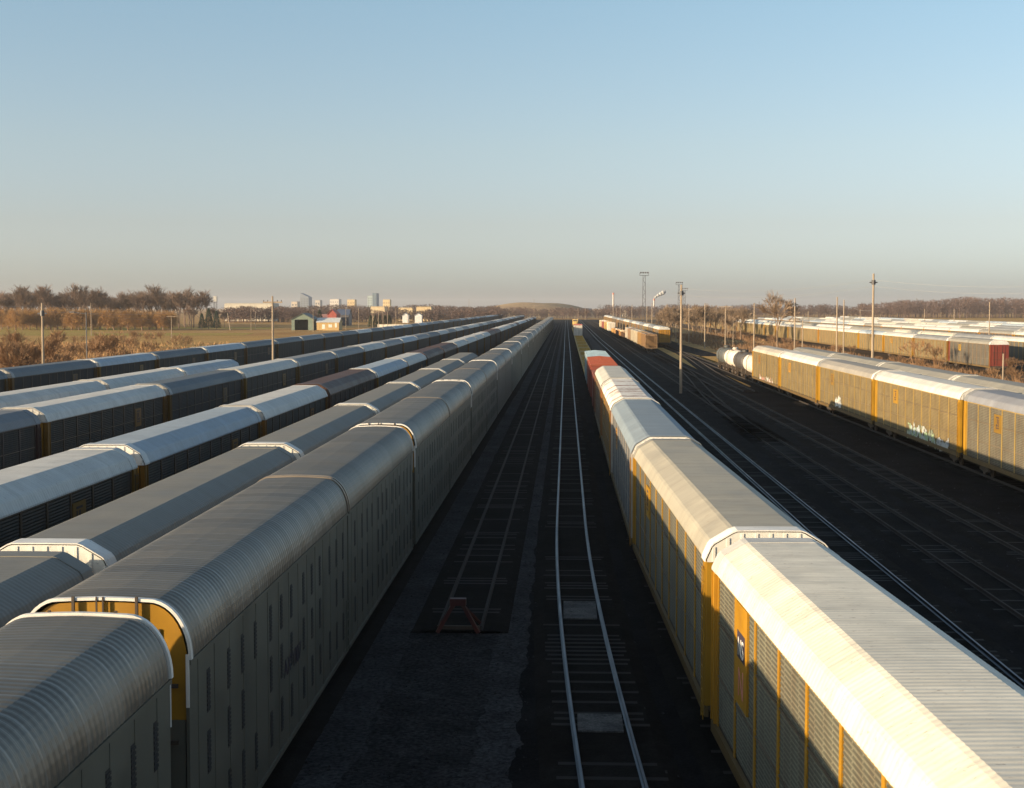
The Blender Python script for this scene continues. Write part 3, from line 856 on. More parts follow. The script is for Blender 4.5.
boxcar(24.0, 4.85, (0.30, 0.38, 0.42), (0.30, 0.42, 0.50), 'boxcar with a blue-grey roof beyond the orange-red one', (4.35, 186.5, 0))

def flatcar(L):
    r = empty('flatcar')
    mb = MB(); mb.box(-1.35, 1.35, 0.4, L-0.4, 0.95+RT, 1.12+RT).build('deck', M['under'], r)
    mb = MB()
    y = 1.0
    while y < L-0.6: mb.box(-1.3, 1.3, y-0.22, y+0.22, 1.122+RT, 1.20+RT); y += 1.5
    mb.build('deck_board', M['frame'], r, (0.46, 0.30, 0.06))
    for s in (-1, 1):
        x0, x1 = (1.352, 1.46) if s > 0 else (-1.46, -1.352)
        MB().box(x0, x1, 0.4, L-0.4, 0.75+RT, 1.24+RT).build('side_sill', M['frame'], r, (0.58, 0.36, 0.05))
    mb = MB(); mb.box(-1.2, 1.2, 0.42, 0.6, 1.122+RT, 1.7+RT).build('end_stop', M['frame'], r, (0.5, 0.3, 0.05))
    mb = MB(); mb.box(-0.25, 0.25, 0.1, L-0.1, 0.55+RT, 0.94+RT).build('underframe', M['under'], r)
    add_bogie(r, 2.8); add_bogie(r, L-2.8)
    return r
fc = flatcar(28.0)
for i in range(10):
    o = fc if i == 0 else copy_tree(fc, skip=() if i < 4 else ('bogie',))
    o.location = (4.35, 213+i*28.6, 0)
    lab = 'empty yellow flatcar, %s beyond the boxcars in the string right of empty tracks' % ORD[i] 
    tag(o, lab, 'flatcar', 'empty yellow flatcars beyond the boxcars')
boxcar(22.0, 5.0, (0.62, 0.58, 0.52), (0.45, 0.16, 0.13), 'distant white-ended boxcar with reddish roof standing beyond the empty flatcars', (4.35, 505, 0))
for i in range(6):
    o = copy_tree(fc, skip=('bogie',)); o.location = (4.35, 528+i*28.6, 0)
    tag(o, 'tiny distant flatcar between the white-ended boxcar and the yellow locomotive', 'flatcar', 'distant flatcars before the yellow locomotive')

def tankcar(L, col, label, loc, band=None):
    r = empty('tank_car', loc)
    mb = MB(); R_ = 1.42; zc = 2.55+RT
    pr = [(0, 0.15), (0.12, 0.7), (0.3, 1.08), (0.55, 1.33), (0.85, R_)]
    prof = pr + [(L-1.6-a, q) for a, q in reversed(pr)]
    lathe(mb, (0, 0.8, zc), prof, 28, 'y')
    for y in (3.0, L/2-1.3, L/2+1.3, L-3.0): lathe(mb, (0, y, zc), [(-0.05, R_+0.02), (0.05, R_+0.02)], 28, 'y')
    mb.build('tank', M['body'], r, col, smooth=False)
    mb = MB(); lathe(mb, (0, L/2, zc+R_-0.1), [(0, 0.5), (0.45, 0.5), (0.55, 0.35)], 14, 'z'); mb.build('manway', M['body'], r, tuple(v*0.7 for v in col))
    mb = MB(); mb.box(-1.0, 1.0, L/2-1.2, L/2+1.2, zc+R_-0.02, zc+R_+0.04)
    for s in (-1, 1):
        for yy in (-1.15, 1.15): mb.bar((s*1.0, L/2+yy, zc+R_-0.1), (s*1.0, L/2+yy, zc+R_+1.0), 0.03)
        mb.bar((s*1.0, L/2-1.15, zc+R_+1.0), (s*1.0, L/2+1.15, zc+R_+1.0), 0.03)
        for yy in (-0.2, 0.2): mb.bar((s*1.48, L/2+yy, 1.0+RT), (s*1.48, L/2+yy, zc+0.6), 0.025); mb.bar((s*1.48, L/2+yy, zc+0.6), (s*1.0, L/2+yy, zc+R_), 0.025)
    mb.build('platform', M['under'], r)
    mb = MB()
    for y in (2.4, L-2.4): mb.box(-1.1, 1.1, y-0.35, y+0.35, 0.9+RT, zc-0.95)
    mb.box(-0.3, 0.3, 0.1, L-0.1, 0.65+RT, 0.95+RT)
    for y in (0.5, L-0.5): mb.box(-1.4, 1.4, y-0.3, y+0.3, 0.9+RT, 1.02+RT)
    mb.build('underframe', M['under'], r)
    add_bogie(r, 2.2); add_bogie(r, L-2.2)
    return tag(r, label, 'tank car', 'tank cars beyond the yellow autoracks')
tankcar(12.8, (0.74, 0.68, 0.60), 'white tank car coupled directly to the yellow autorack string', (29.1, 209.2, 0))
tankcar(12.8, (0.07, 0.065, 0.065), 'dark tank car between the two white tank cars', (29.1, 222.2, 0))
tankcar(12.8, (0.78, 0.70, 0.62), 'white tank car between two dark tank cars', (29.1, 235.2, 0))
tankcar(12.8, (0.09, 0.10, 0.10), 'dark grey tank car at the far end of the tank cars', (29.1, 248.2, 0))

def hopper(L, col, rc, label, loc):
    r = empty('covered_hopper', loc)
    H = 4.55+RT; mb = MB()
    side = [(0.9, H-0.9), (2.6, 1.3+RT), (L-2.6, 1.3+RT), (L-0.9, H-0.9), (L-0.5, H-0.5), (L-0.5, H-0.15), (0.5, H-0.15), (0.5, H-0.5)]
    mb.loft([[(-1.42, y, z) for y, z in side], [(1.42, y, z) for y, z in side]])
    for s in (-1, 1):
        y = 0.7; i = 0
        while y < L-0.6:
            zb = 1.2+RT if 2.4 < y < L-2.4 else 1.0+RT
            mb.box(s*1.42-(0 if s > 0 else 0.10), s*1.42+(0.10 if s > 0 else 0), y-0.08, y+0.08, zb, H-0.2); y += 1.2
    mb.build('body', M['body'], r, col)
    mb = MB(); pr = [(-1.46, H-0.16), (-1.3, H-0.04), (0, H), (1.3, H-0.04), (1.46, H-0.16)]
    mb.loft([[(x, 0.45, z) for x, z in pr], [(x, L-0.45, z) for x, z in pr]])
    mb.box(-0.35, 0.35, 1.0, L-1.0, H+0.003, H+0.12); mb.build('roof', M['roof'], r, rc)
    for k in (0, 1):
        mb = MB(); y = 0.4 if k == 0 else L-0.4
        for x in (-1.35, -0.85, 0.85, 1.35): mb.bar((x, y, 1.0+RT), (x, y, H-0.2), 0.05)
        for i in range(8): mb.bar((-1.35, y, 1.2+RT+i*0.4), (-0.85, y, 1.2+RT+i*0.4), 0.03); mb.bar((0.85, y, 1.2+RT+i*0.4), (1.35, y, 1.2+RT+i*0.4), 0.03)
        mb.box(-1.4, 1.4, y-0.1, y+0.1, 0.95+RT, 1.1+RT)
        mb.build('end_ladder', M['body'], r, col)
    mb = MB()
    for y in (L*0.28, L*0.5, L*0.72): mb.loft([[(-0.9, y-1.2, 1.28+RT), (0.9, y-1.2, 1.28+RT), (0.9, y+1.2, 1.28+RT), (-0.9, y+1.2, 1.28+RT)], [(-0.4, y-0.3, 0.5+RT), (0.4, y-0.3, 0.5+RT), (0.4, y+0.3, 0.5+RT), (-0.4, y+0.3, 0.5+RT)]])
    mb.build('hopper_chute', M['body'], r, col)
    frame_under(r, L, 1.3, 1.05)
    return tag(r, label, 'railcar', 'hopper cars on the middle right track')
hc = [((0.28,0.17,0.085), 'rusty tan hopper car at the near end of the hopper string'),
      ((0.36,0.22,0.085), 'orange-brown hopper car, second in the hopper string'),
      ((0.50,0.44,0.34), 'cream hopper car, third in the hopper string'),
      ((0.46,0.41,0.32), 'pale hopper car, fourth in the hopper string'),
      ((0.32,0.21,0.13), 'brown hopper car, fifth in the hopper string'),
      ((0.52,0.46,0.38), 'whitish hopper car at the far end of the hopper string')]
for i, (c, lab) in enumerate(hc):
    hopper(19.5, c, tuple(v*0.9 for v in c), lab, (21.4, 352+i*20.5, 0))

def gondola(L, col, loadc, label, loc):
    r = empty('gondola', loc); H = 2.6+RT; mb = MB()
    for s in (-1, 1):
        mb.box(s*1.45-0.05, s*1.45+0.05, 0.5, L-0.5, 1.0+RT, H)
        y = 0.8
        while y < L-0.6: mb.box(s*1.50-(0 if s > 0 else 0.08), s*1.50+(0.08 if s > 0 else 0), y-0.06, y+0.06, 1.0+RT, H-0.02); y += 1.3
    mb.box(-1.39, 1.39, 0.5, 0.6, 1.0+RT, H).box(-1.39, 1.39, L-0.6, L-0.5, 1.0+RT, H).box(-1.39, 1.39, 0.61, L-0.61, 1.0+RT, 1.1+RT)
    mb.build('body', M['body'], r, col)
    mb = MB()
    for i in range(12): 
        y = 0.9+random.random()*(L-8)
        mb.bar((random.uniform(-1.1, 1.1), y, H-0.4+random.uniform(0, 0.6)), (random.uniform(-1.1, 1.1), y+6, H-0.4+random.uniform(0, 0.6)), 0.25, 6)
    mb.build('load', M['body'], r, loadc)
    frame_under(r, L)
    return tag(r, label, 'gondola', 'distant gondolas beyond the hopper cars')
for i, (c, lc, lab) in enumerate([((0.12,0.06,0.03),(0.40,0.25,0.12),'dark gondola with brown load just beyond the whitish hopper car'),
        ((0.45,0.24,0.08),(0.75,0.60,0.42),'orange gondola with pale load, second beyond the hopper cars'),
        ((0.16,0.07,0.04),(0.55,0.35,0.18),'dark gondola, third beyond the hopper cars'),
        ((0.5,0.28,0.1),(0.8,0.68,0.5),'orange gondola with pale load, fourth beyond the hopper cars'),
        ((0.6,0.36,0.12),(0.5,0.3,0.15),'tan gondola farthest beyond the hopper cars')]):
    gondola(19, c, lc, lab, (21.0-0.2*i, 478+i*20.5, 0))
for i, (c, rc, lab) in enumerate([((0.72,0.66,0.56),(0.75,0.7,0.65),'distant pale boxcar next beyond the gondolas'),
        ((0.55,0.38,0.14),(0.6,0.5,0.3),'distant tan boxcar second beyond the gondolas'),
        ((0.40,0.12,0.10),(0.72,0.6,0.55),'distant red boxcar third beyond the gondolas'),
        ((0.72,0.62,0.42),(0.75,0.7,0.6),'distant cream boxcar fourth beyond the gondolas')]):
    boxcar(18, 4.7, c, rc, lab, (19.5-0.3*i, 600+i*34, 0), 'distant boxcars beyond the gondolas')

def loco():
    r = tag(empty('locomotive', (5.0, 760, 0)), 'tiny distant yellow locomotive on the track right of the empty tracks', 'locomotive')
    Y2 = (0.80, 0.56, 0.20)
    MB().box(-1.5, 1.5, 0.5, 19.5, 1.1+RT, 1.5+RT).box(-1.4, 1.4, 0.3, 0.5, 0.5+RT, 1.5+RT).build('underframe', M['body'], r, Y2)
    MB().box(-1.45, 1.45, 3.2, 5.8, 1.503+RT, 4.6+RT).build('cab', M['body'], r, Y2)
    MB().box(-1.2, 1.2, 3.17, 3.2, 3.5+RT, 4.2+RT).build('windscreen', M['glass'], r)
    MB().box(-0.8, 0.8, 1.2, 3.16, 1.503+RT, 3.2+RT).build('nose', M['body'], r, Y2)
    MB().box(-0.9, 0.9, 5.81, 18.6, 1.503+RT, 4.1+RT).box(-1.4, 1.4, 15.5, 18.2, 3.4+RT, 4.35+RT).build('hood', M['body'], r, Y2)
    for x in (-0.3, 0.3):
        mb = MB(); lathe(mb, (x, 3.1, 4.4+RT), [(-0.05, 0.12), (0.05, 0.14)], 8, 'y'); mb.build('headlight', M['white'], r)
    add_bogie(r, 3.5); add_bogie(r, 16.5)
loco()

# graffiti on two of the yellow string's cars, sprayed blobs standing 3 mm proud
def graffiti(parent, y0, y1, z0, z1, label, cols, seed):
    rnd = random.Random(seed)
    g = None
    for ci, c in enumerate(cols):
        mb = MB()
        for _ in range(26):
            cy = rnd.uniform(y0, y1); t = (cy-y0)/(y1-y0)
            cz = rnd.uniform(z0, z0+(z1-z0)*(0.55+0.45*math.sin(t*9+ci)**2))
            k = rnd.randint(5, 7); a0 = rnd.random()*6
            ry = rnd.uniform(0.10, 0.42); rzz = rnd.uniform(0.10, 0.36)
            pts = [(cy+ry*math.cos(a0+2*PI*i/k)*rnd.uniform(0.5, 1.2), cz+rzz*math.sin(a0+2*PI*i/k)*rnd.uniform(0.5, 1.2)) for i in range(k)]
            xo = -1.537-0.002*ci-0.0004*_
            n = len(mb.v); mb.v += [(xo/1.0, y, z) for y, z in pts]; mb.f.append(tuple(range(n, n+k)))
        o = mb.build('graffiti', M['plain'], parent, c)
graffiti(r2[2], 7.0, 15.5, 1.15, 2.5, '', [(0.22,0.26,0.20),(0.45,0.47,0.45),(0.34,0.46,0.28),(0.40,0.46,0.50)], 3)
graffiti(r2[2], 3.2, 6.6, 1.15, 1.95, '', [(0.28,0.30,0.33),(0.44,0.47,0.50)], 4)
graffiti(r2[3], 15, 18, 1.5, 2.5, '', [(0.35,0.36,0.36),(0.72,0.73,0.72)], 5)
graffiti(r2[5], 6, 20, 1.3, 2.0, '', [(0.55,0.28,0.24),(0.55,0.55,0.5)], 6)

# ------------------------------------------------------------------ poles, towers, wires
def pole(px, top, Z, label, base_r=0.16, arm=None, lean=0.0, X=None, name='utility_pole', mat='wood', group='wooden utility poles'):
    x = at(px, Z) if X is None else X
    h = zat(top, Z)
    r = empty(name, (x, Z, 0))
    mb = MB(); mb.bar((0, 0, -0.3), (lean, 0, h), base_r, 8, base_r*0.62); mb.build('post', M[mat], r)
    if arm == 'cross':
        m2 = MB().box(lean-1.2, lean+1.2, -0.06, 0.06, h-0.85, h-0.68).build('crossarm', M['wood'], r)
        mb = MB()
        for q in (-1.1, -0.6, 0.6, 1.1): lathe(mb, (lean+q, 0, h-0.68), [(0, 0.05), (0.16, 0.07), (0.2, 0.03)], 6, 'z')
        mb.build('insulator', M['metal_tower'], m2)
    elif arm == 'T':
        MB().box(lean-1.8, lean+1.8, -0.08, 0.08, h-0.3, h-0.12).build('crossarm', M['wood'], r)
    elif arm == 'lamp':
        m2 = MB().bar((0, 0, h-0.3), (-1.7, 0, h), 0.05).build('lamp_arm', M['metal_tower'], r)
        MB().box(-2.3, -1.6, -0.15, 0.15, h-0.08, h+0.08).build('lamp_head', M['metal_tower'], m2)
    elif arm == 'band':
        mb = MB(); lathe(mb, (0, 0, h-1.4), [(0, base_r*1.4), (0.6, base_r*1.4)], 8, 'z'); mb.box(-0.5, 0.5, -0.1, 0.1, h-1.2, h-1.05); mb.build('bracket', M['metal_tower'], r)
    tag(r, label, 'pole', group)
    return r, (x+lean, Z, h)
P = {}
P['a'] = pole(36, 303, 150, 'weathered pole at far left behind the dark railcars', 0.17, 'band')
P['b'] = pole(81, 312, 190, 'street lamp pole with single arm in the left scrub', 0.11, 'lamp', name='lamp_pole', mat='metal_tower')
P['c'] = pole(86, 303, 560, 'thin pole before the golden willows on the left', 0.18)
P['d'] = pole(168, 316, 520, 'T-shaped pole in the tan field on the left', 0.16, 'T')
P['e'] = pole(228, 313, 690, 'leaning pale pole right of the left wood', 0.25, None, -1.4)
P['f'] = pole(271, 296, 172, 'tall utility pole with crossarm standing among the left strings', 0.17, 'cross')
P['g'] = pole(680.5, 285, 188, 'tall bare wooden pole right of the dark tracks, nearest pole', 0.20, 'band')
P['h'] = pole(646.5, 306, 640, 'slim pole just right of the first light tower', 0.2)
P['i'] = pole(651.5, 303, 600, 'second slim pole right of the first light tower', 0.2)
P['j'] = pole(666.5, 304, 500, 'slim pole midway between tower and tall bare pole', 0.18)
P['k'] = pole(675.3, 313, 470, 'short double-armed pole just left of the tall bare pole', 0.16, 'T')
P['l'] = pole(688.2, 304, 450, 'pole just right of the tall bare pole', 0.16)
P['m'] = pole(704, 303, 395, 'pale pole standing on the shaded bank left of the tank cars', 0.17)
P['n'] = pole(724.3, 306, 351, 'pole with crossarm behind the tank cars', 0.17, 'T')
P['o'] = pole(732, 320, 390, 'short thin pole right of the crossarm pole', 0.1)
P['p'] = pole(752.7, 303, 293, 'pole directly behind the white tank car', 0.17)
P['q'] = pole(792.8, 298, 241, 'pole right of the pale bare tree', 0.15, 'band')
P['r'] = pole(834.3, 297, 204, 'left pole of the close pair on the right', 0.14)
P['s'] = pole(841, 300, 212, 'right pole of the close pair on the right', 0.13)
P['t'] = pole(869.6, 274, 180, 'tallest pole on the right, with a small bracket on top', 0.19, 'band')
P['u'] = pole(983.5, 302, 330, 'pole before the far right wood', 0.17)
P['v'] = pole(997.7, 353, 160, 'short white post in the brush at far right', 0.13, name='marker_post')
P['w'] = pole(800.5, 320, 250, 'short brown post between pole and autoracks', 0.13)
for i, (px, top, Z) in enumerate([(249, 309, 700), (253.5, 311, 720), (312, 309, 660), (345, 307, 720), (372, 310, 640), (378, 311, 640), (382.5, 309, 640), (387, 311, 640), (395.5, 308, 600), (407.5, 311, 560), (358, 308, 690)]):
    pole(px, top, Z, 'slim distant pole among the sheds and fields left of centre', 0.13, group='slim distant poles left of centre')
for i, (px, top, Z) in enumerate([(613, 304, 900), (616, 308, 950), (620, 305, 860), (625, 310, 920), (631.5, 305, 800), (585, 306, 1250), (578, 308, 1250), (534, 299, 1300), (469, 299, 1300), (857, 309, 700), (806, 311, 650), (1022, 306, 420), (920, 309, 600), (949, 309, 560)]):
    pole(px, top, Z, 'tiny distant pole near the horizon around or right of centre', 0.18, group='tiny distant poles near the horizon')

def wire(a, b, sag, label):
    a = Vector(a); b = Vector(b); mb = MB(); n = 14; pr = a
    for i in range(1, n+1):
        t = i/n; q = a.lerp(b, t); q.z -= sag*4*t*(1-t)
        mb.bar(pr, q, 0.012, 3); pr = q
    tag(mb.build('overhead_wire', M['wire']), label, 'wire', 'overhead wires')
ta = P['a'][1]; tf = P['f'][1]; tg = P['g'][1]; tt = P['t'][1]; tq = P['q'][1]; tr = P['s'][1]; te = P['e'][1]; td = P['d'][1]
wire((ta[0], ta[1], ta[2]-0.3), (at(215, 340), 340, zat(304, 340)), 0.9, 'upper overhead wire running right from the far left pole')
wire((ta[0], ta[1], ta[2]-0.9), (at(215, 340), 340, zat(307, 340)), 0.9, 'lower overhead wire running right from the far left pole')
wire((ta[0], ta[1], ta[2]-0.3), (-150, 95, 12.4), 0.9, 'overhead wire leaving the photo left of the far left pole')
wire((td[0], td[1], td[2]-0.1), (te[0], te[1], te[2]-0.2), 1.0, 'overhead wire between the T-shaped pole and the leaning pole')
wire((td[0], td[1], td[2]-0.1), (P['b'][1][0], P['b'][1][1], P['b'][1][2]-0.2), 1.0, 'overhead wire between the lamp pole and the T-shaped pole')
wire((tg[0], tg[1], tg[2]-0.5), (tt[0], tt[1], tt[2]-0.8), 0.8, 'overhead wire from the nearest bare pole to the tallest right pole')
wire((tg[0], tg[1], tg[2]-1.4), (tt[0], tt[1], tt[2]-1.6), 0.8, 'lower wire from the nearest bare pole to the tallest right pole')
wire((tt[0], tt[1], tt[2]-0.8), (at(1090, 165), 165, zat(283, 165)), 0.7, 'overhead wire leaving the photo right of the tallest right pole')
wire((tt[0], tt[1], tt[2]-1.6), (at(1090, 165), 165, zat(290, 165)), 0.7, 'lower wire leaving the photo right of the tallest right pole')
wire((tr[0], tr[1], tr[2]-0.2), (tt[0], tt[1], tt[2]-4.6), 0.6, 'overhead wire from the close pair of poles to the tallest right pole')

def tower(px, top, Z, w, label):
    h = zat(top, Z); r = empty('light_tower', (at(px, Z), Z, 0))
    mb = MB(); w0, w1 = w, w*0.62
    n = int(h/1.8)
    for sx in (-1, 1):
        for sy in (-1, 1): mb.bar((sx*w0, sy*w0, 0), (sx*w1, sy*w1, h-1.6), 0.10)
    for i in range(n):
        z0 = i*(h-1.6)/n; z1 = (i+1)*(h-1.6)/n; a = w0+(w1-w0)*i/n; b = w0+(w1-w0)*(i+1)/n
        s = 1 if i % 2 else -1
        mb.bar((-s*a, -a, z0), (s*b, -b, z1), 0.06).bar((-s*a, a, z0), (s*b, b, z1), 0.06).bar((-a, -s*a, z0), (-b, s*b, z1), 0.06).bar((a, -s*a, z0), (b, s*b, z1), 0.06)
    mb.build('lattice_mast', M['metal_tower'], r)
    p = MB().box(-1.9, 1.9, -1.3, 1.3, h-1.6, h-1.45)
    for sx in (-1.85, 1.85):
        for sy in (-1.25, 1.25): p.bar((sx, sy, h-1.45), (sx, sy, h-0.45), 0.05)
    p.box(-1.9, 1.9, -1.3, -1.24, h-0.5, h-0.42).box(-1.9, 1.9, 1.24, 1.3, h-0.5, h-0.42)
    p = p.build('platform', M['metal_tower'], r)
    for x in (-1.5, -0.5, 0.5, 1.5):
        MB().box(x-0.33, x+0.33, -1.7, -1.34, h-0.75, h-0.1).build('floodlight', M['metal_tower'], r)
    tag(r, label, 'light tower', 'lattice floodlight towers')
tower(643.5, 272, 600, 0.75, 'tallest lattice floodlight tower left of the bare poles')
tower(678.3, 282, 760, 0.7, 'lattice floodlight tower half hidden left of the tall bare pole')
tower(683.6, 288, 860, 0.7, 'lattice floodlight tower just right of the tall bare pole')

# ------------------------------------------------------------------ vegetation
def branch(mb, p, d, L, r, depth, rnd, spread, up, minr, kn):
    q = p + d*L
    mb.bar(p, q, r, 3 if depth < 3 else 4, max(minr, r*0.68))
    if depth == 0: return
    for _ in range(kn if depth > 1 else kn+1):
        v = Vector((rnd.gauss(0, 1), rnd.gauss(0, 1), rnd.gauss(0, 0.6)))
        nd = (d + v*spread + Vector((0, 0, up))).normalized()
        branch(mb, p.lerp(q, rnd.uniform(0.55, 1.0)), nd, L*rnd.uniform(0.62, 0.85), max(minr, r*0.6), depth-1, rnd, spread, up, minr, kn)
def bare_tree_mb(seed, H, depth=5, kn=3, spread=0.42, up=0.12, minr=0.035, trunk=0.25):
    rnd = random.Random(seed)
    t = MB(); t.bar((0, 0, -0.4), (0.1, 0, H*trunk), H*0.016, 7, H*0.012)
    c = MB()
    branch(c, Vector((0.1, 0, H*trunk)), Vector((rnd.gauss(0, 0.05), 0, 1)).normalized(), H*0.24, H*0.011, depth, rnd, spread, up, minr, kn)
    return t, c
def make_tree(name, tb, cb, tm, cm):
    r = empty(name); tb.build('trunk', M[tm], r); cb.build('crown', M[cm], r); return r
oaks = []
for s in range(4):
    t, c = bare_tree_mb(20+s, 20, 5, 4, 0.38, 0.16, 0.030, 0.07)
    oaks.append(make_tree('bare_tree', t, c, 'bark', 'bark'))
willows = []
for s in range(3):
    rnd = random.Random(50+s); t = MB(); t.bar((0, 0, -0.3), (0, 0, 4), 0.35, 6, 0.25)
    for i in range(7):
        a = rnd.random()*6.28; t.bar((0, 0, 3+i*0.2), (2.5*math.cos(a), 2.5*math.sin(a), 7+rnd.random()*2), 0.16, 4, 0.07)
    c = MB()
    for i in range(2200):
        while True:
            u = Vector((rnd.uniform(-1, 1), rnd.uniform(-1, 1), rnd.uniform(-1, 1)))
            if 0.25 < u.length < 1: break
        bump_ = 0.78+0.3*math.sin(u.x*5+s)*math.cos(u.z*4+u.y*5)
        p = Vector((u.x*4.9*bump_, u.y*4.9*bump_, 5.6+u.z*5.4*bump_))
        d = Vector((u.x*0.5+rnd.gauss(0, 0.25), u.y*0.5+rnd.gauss(0, 0.25), rnd.uniform(-1, 0.6))).normalized()
        c.bar(p, p+d*rnd.uniform(0.7, 1.5), 0.05, 3, 0.02)
    willows.append(make_tree('willow_tree', t, c, 'bark', 'willow'))
bushes = []
for s in range(3):
    rnd = random.Random(80+s); t = MB(); c = MB()
    for i in range(9):
        a = rnd.random()*6.28; l = rnd.uniform(0.3, 0.8)
        t.bar((0.2*math.cos(a), 0.2*math.sin(a), -0.1), (l*math.cos(a), l*math.sin(a), 1.2), 0.035, 4, 0.02)
        branch(c, Vector((l*0.9*math.cos(a), l*0.9*math.sin(a), 1.1)), Vector((math.cos(a)*0.4, math.sin(a)*0.4, 1)).normalized(), rnd.uniform(0.8, 1.2), 0.025, 3, rnd, 0.45, 0.15, 0.014, 3)
    r = empty('bush'); t.build('stem', M['brush'], r); c.build('crown', M['brush'], r); bushes.append(r)
used = set()
def put(proto, x, y, s, rz, label, cat, group, z=0, sz=None, mats=None):
    o = copy_tree(proto) if proto.name in used else proto
    used.add(proto.name)
    o.location = (x, y, z); o.scale = (s, s, sz or s); o.rotation_euler = (0, 0, rz)
    if mats:
        for c in o.children:
            c.material_slots[0].link = 'OBJECT'; c.material_slots[0].material = M[mats]
    return tag(o, label, cat, group)
rnd = random.Random(5)
px = -8; i = 0
while px < 205:
    Z = 760+rnd.uniform(-25, 40)
    top = 288+rnd.uniform(-3, 5) + (4 if 100 < px < 135 else 0)
    s = (zat(top, Z))/20*1.27
    put(oaks[i % 4], at(px, Z), Z, s*1.0, rnd.random()*6, 'tall bare tree in the row behind the golden willows at left', 'tree', 'bare trees of the left wood')
    px += rnd.uniform(5, 8.5); i += 1
for k in range(40):      # second rank gives the wood its depth
    px = -8+k*5.1; Z = 830+rnd.uniform(0, 60)
    put(oaks[(k*3) % 4], at(px, Z), Z, zat(291+rnd.uniform(-3, 4), Z)/20*1.2, rnd.random()*6, 'tall bare tree in the row behind the golden willows at left', 'tree', 'bare trees of the left wood')
for k in range(26):
    px = -6+k*7.2; Z = 700+rnd.uniform(-20, 25)
    if 172 < px < 180: continue
    s = zat(306.5+rnd.uniform(-2, 3), Z)/11.2
    put(willows[k % 3], at(px, Z), Z, s*1.05, rnd.random()*6, 'round golden-twigged willow in the line before the left wood', 'tree', 'golden willows before the left wood', sz=s)
for (q, Zq, s, lab) in [(188, 705, 0.8, 'pale rounded bare tree at the right end of the willows'), (212, 760, 0.78, 'dark bare tree at the right tip of the left wood'), (222, 780, 0.62, 'smaller dark bare tree at the right tip of the left wood')]:
    put(oaks[int(q) % 4], at(q, Zq), Zq, s, 1.0, lab, 'tree', None)
# conifers / dark evergreens
def conifer(seed, H, W):
    rnd = random.Random(seed); t = MB(); t.bar((0, 0, -0.2), (0, 0, H*0.9), 0.2, 6, 0.05); c = MB()
    for i in range(1100):
        z = rnd.uniform(0.08, 1)**0.9; rr = W*(1.02-z)**0.8*rnd.uniform(0.4, 1.0); a = rnd.random()*6.28
        p = Vector((rr*math.cos(a), rr*math.sin(a), z*H)); q = p+Vector((math.cos(a)*0.5, math.sin(a)*0.5, -0.35+rnd.gauss(0, 0.15)))
        c.bar(p, q, 0.12, 3, 0.04)
    return t, c
t, c = conifer(3, 12, 3.4); con = make_tree('evergreen_tree', t, c, 'bark', 'conifer')
for q, Zq, s, lab in [(206, 715, 0.92, 'dark green evergreen right of the willows'), (214, 722, 0.8, 'shorter evergreen beside the dark green one right of the willows'), (199, 712, 0.7, 'low evergreen left of the dark green one'),
                      (318.5, 820, 0.85, 'dark conifer standing left of the red barn roof')]:
    put(con, at(q, Zq), Zq, s, q, lab, 'tree', None)
for k, q in enumerate([370, 374, 378, 383, 387]):
    put(con, at(q, 760), 760+k*2, 0.62, q, 'broad dark evergreen in the clump right of the barns', 'tree', 'dark evergreens of the clump right of the barns', sz=0.6)
# left foreground scrub trees
for k, (q, Zq, top) in enumerate([(6, 175, 322), (15.5, 182, 318), (26, 190, 326), (44, 190, 325), (93, 215, 318), (104, 225, 315), (2, 240, 315), (48, 250, 320), (117, 230, 340)]):
    s = zat(top, Zq)/20
    o = put(oaks[k % 4], at(q, Zq), Zq, s, k*1.3, 'thin young bare tree in the orange scrub at far left', 'tree', 'young bare trees in the left scrub', mats='brush')
for k in range(46):
    q = rnd.uniform(-5, 62) if k < 30 else rnd.uniform(62, 240); Zq = rnd.uniform(165, 260) if k < 30 else rnd.uniform(230, 420)
    put(bushes[k % 3], at(q, Zq), Zq, rnd.uniform(0.8, 1.5), rnd.random()*6, 'orange-brown bush in the scrub beyond the left field string', 'bush', 'orange-brown bushes beyond the left string')
def reeds(label, n, xr, zr, seed, hmin, hmax, mats):
    rnd = random.Random(seed); mb = MB()
    for _ in range(n):
        Z = zr[0]*(zr[1]/zr[0])**rnd.random(); x0, x1 = xr(Z); x = rnd.uniform(x0, x1)
        k = math.sin(x*0.11+1.3)*math.cos(Z*0.045+x*0.02)
        if rnd.random() > 0.55+0.5*k: continue
        h = rnd.uniform(hmin, hmax)*(1+0.4*k); w = rnd.uniform(0.04, 0.12)*(Z/250)**0.5; a = rnd.random()*PI
        lx, ly = rnd.gauss(0, 0.25)*h, rnd.gauss(0, 0.25)*h; n0 = len(mb.v)
        mb.v += [(x-w*math.cos(a), Z-w*math.sin(a), 0.0), (x+w*math.cos(a), Z+w*math.sin(a), 0.0), (x+lx, Z+ly, h)]
        mb.f.append((n0, n0+1, n0+2))
    tag(mb.build('dry_reeds', M[mats]), label, 'dry grass', None, 'stuff')
reeds('orange dry reeds and weeds beyond the left field string', 90000, lambda Z: (-0.44*Z-8, -57), (120, 430), 1, 0.5, 1.5, 'reed')
reeds('brown dry weeds between the right yellow strings', 40000, lambda Z: (40, 70), (150, 620), 2, 0.4, 1.1, 'brush')
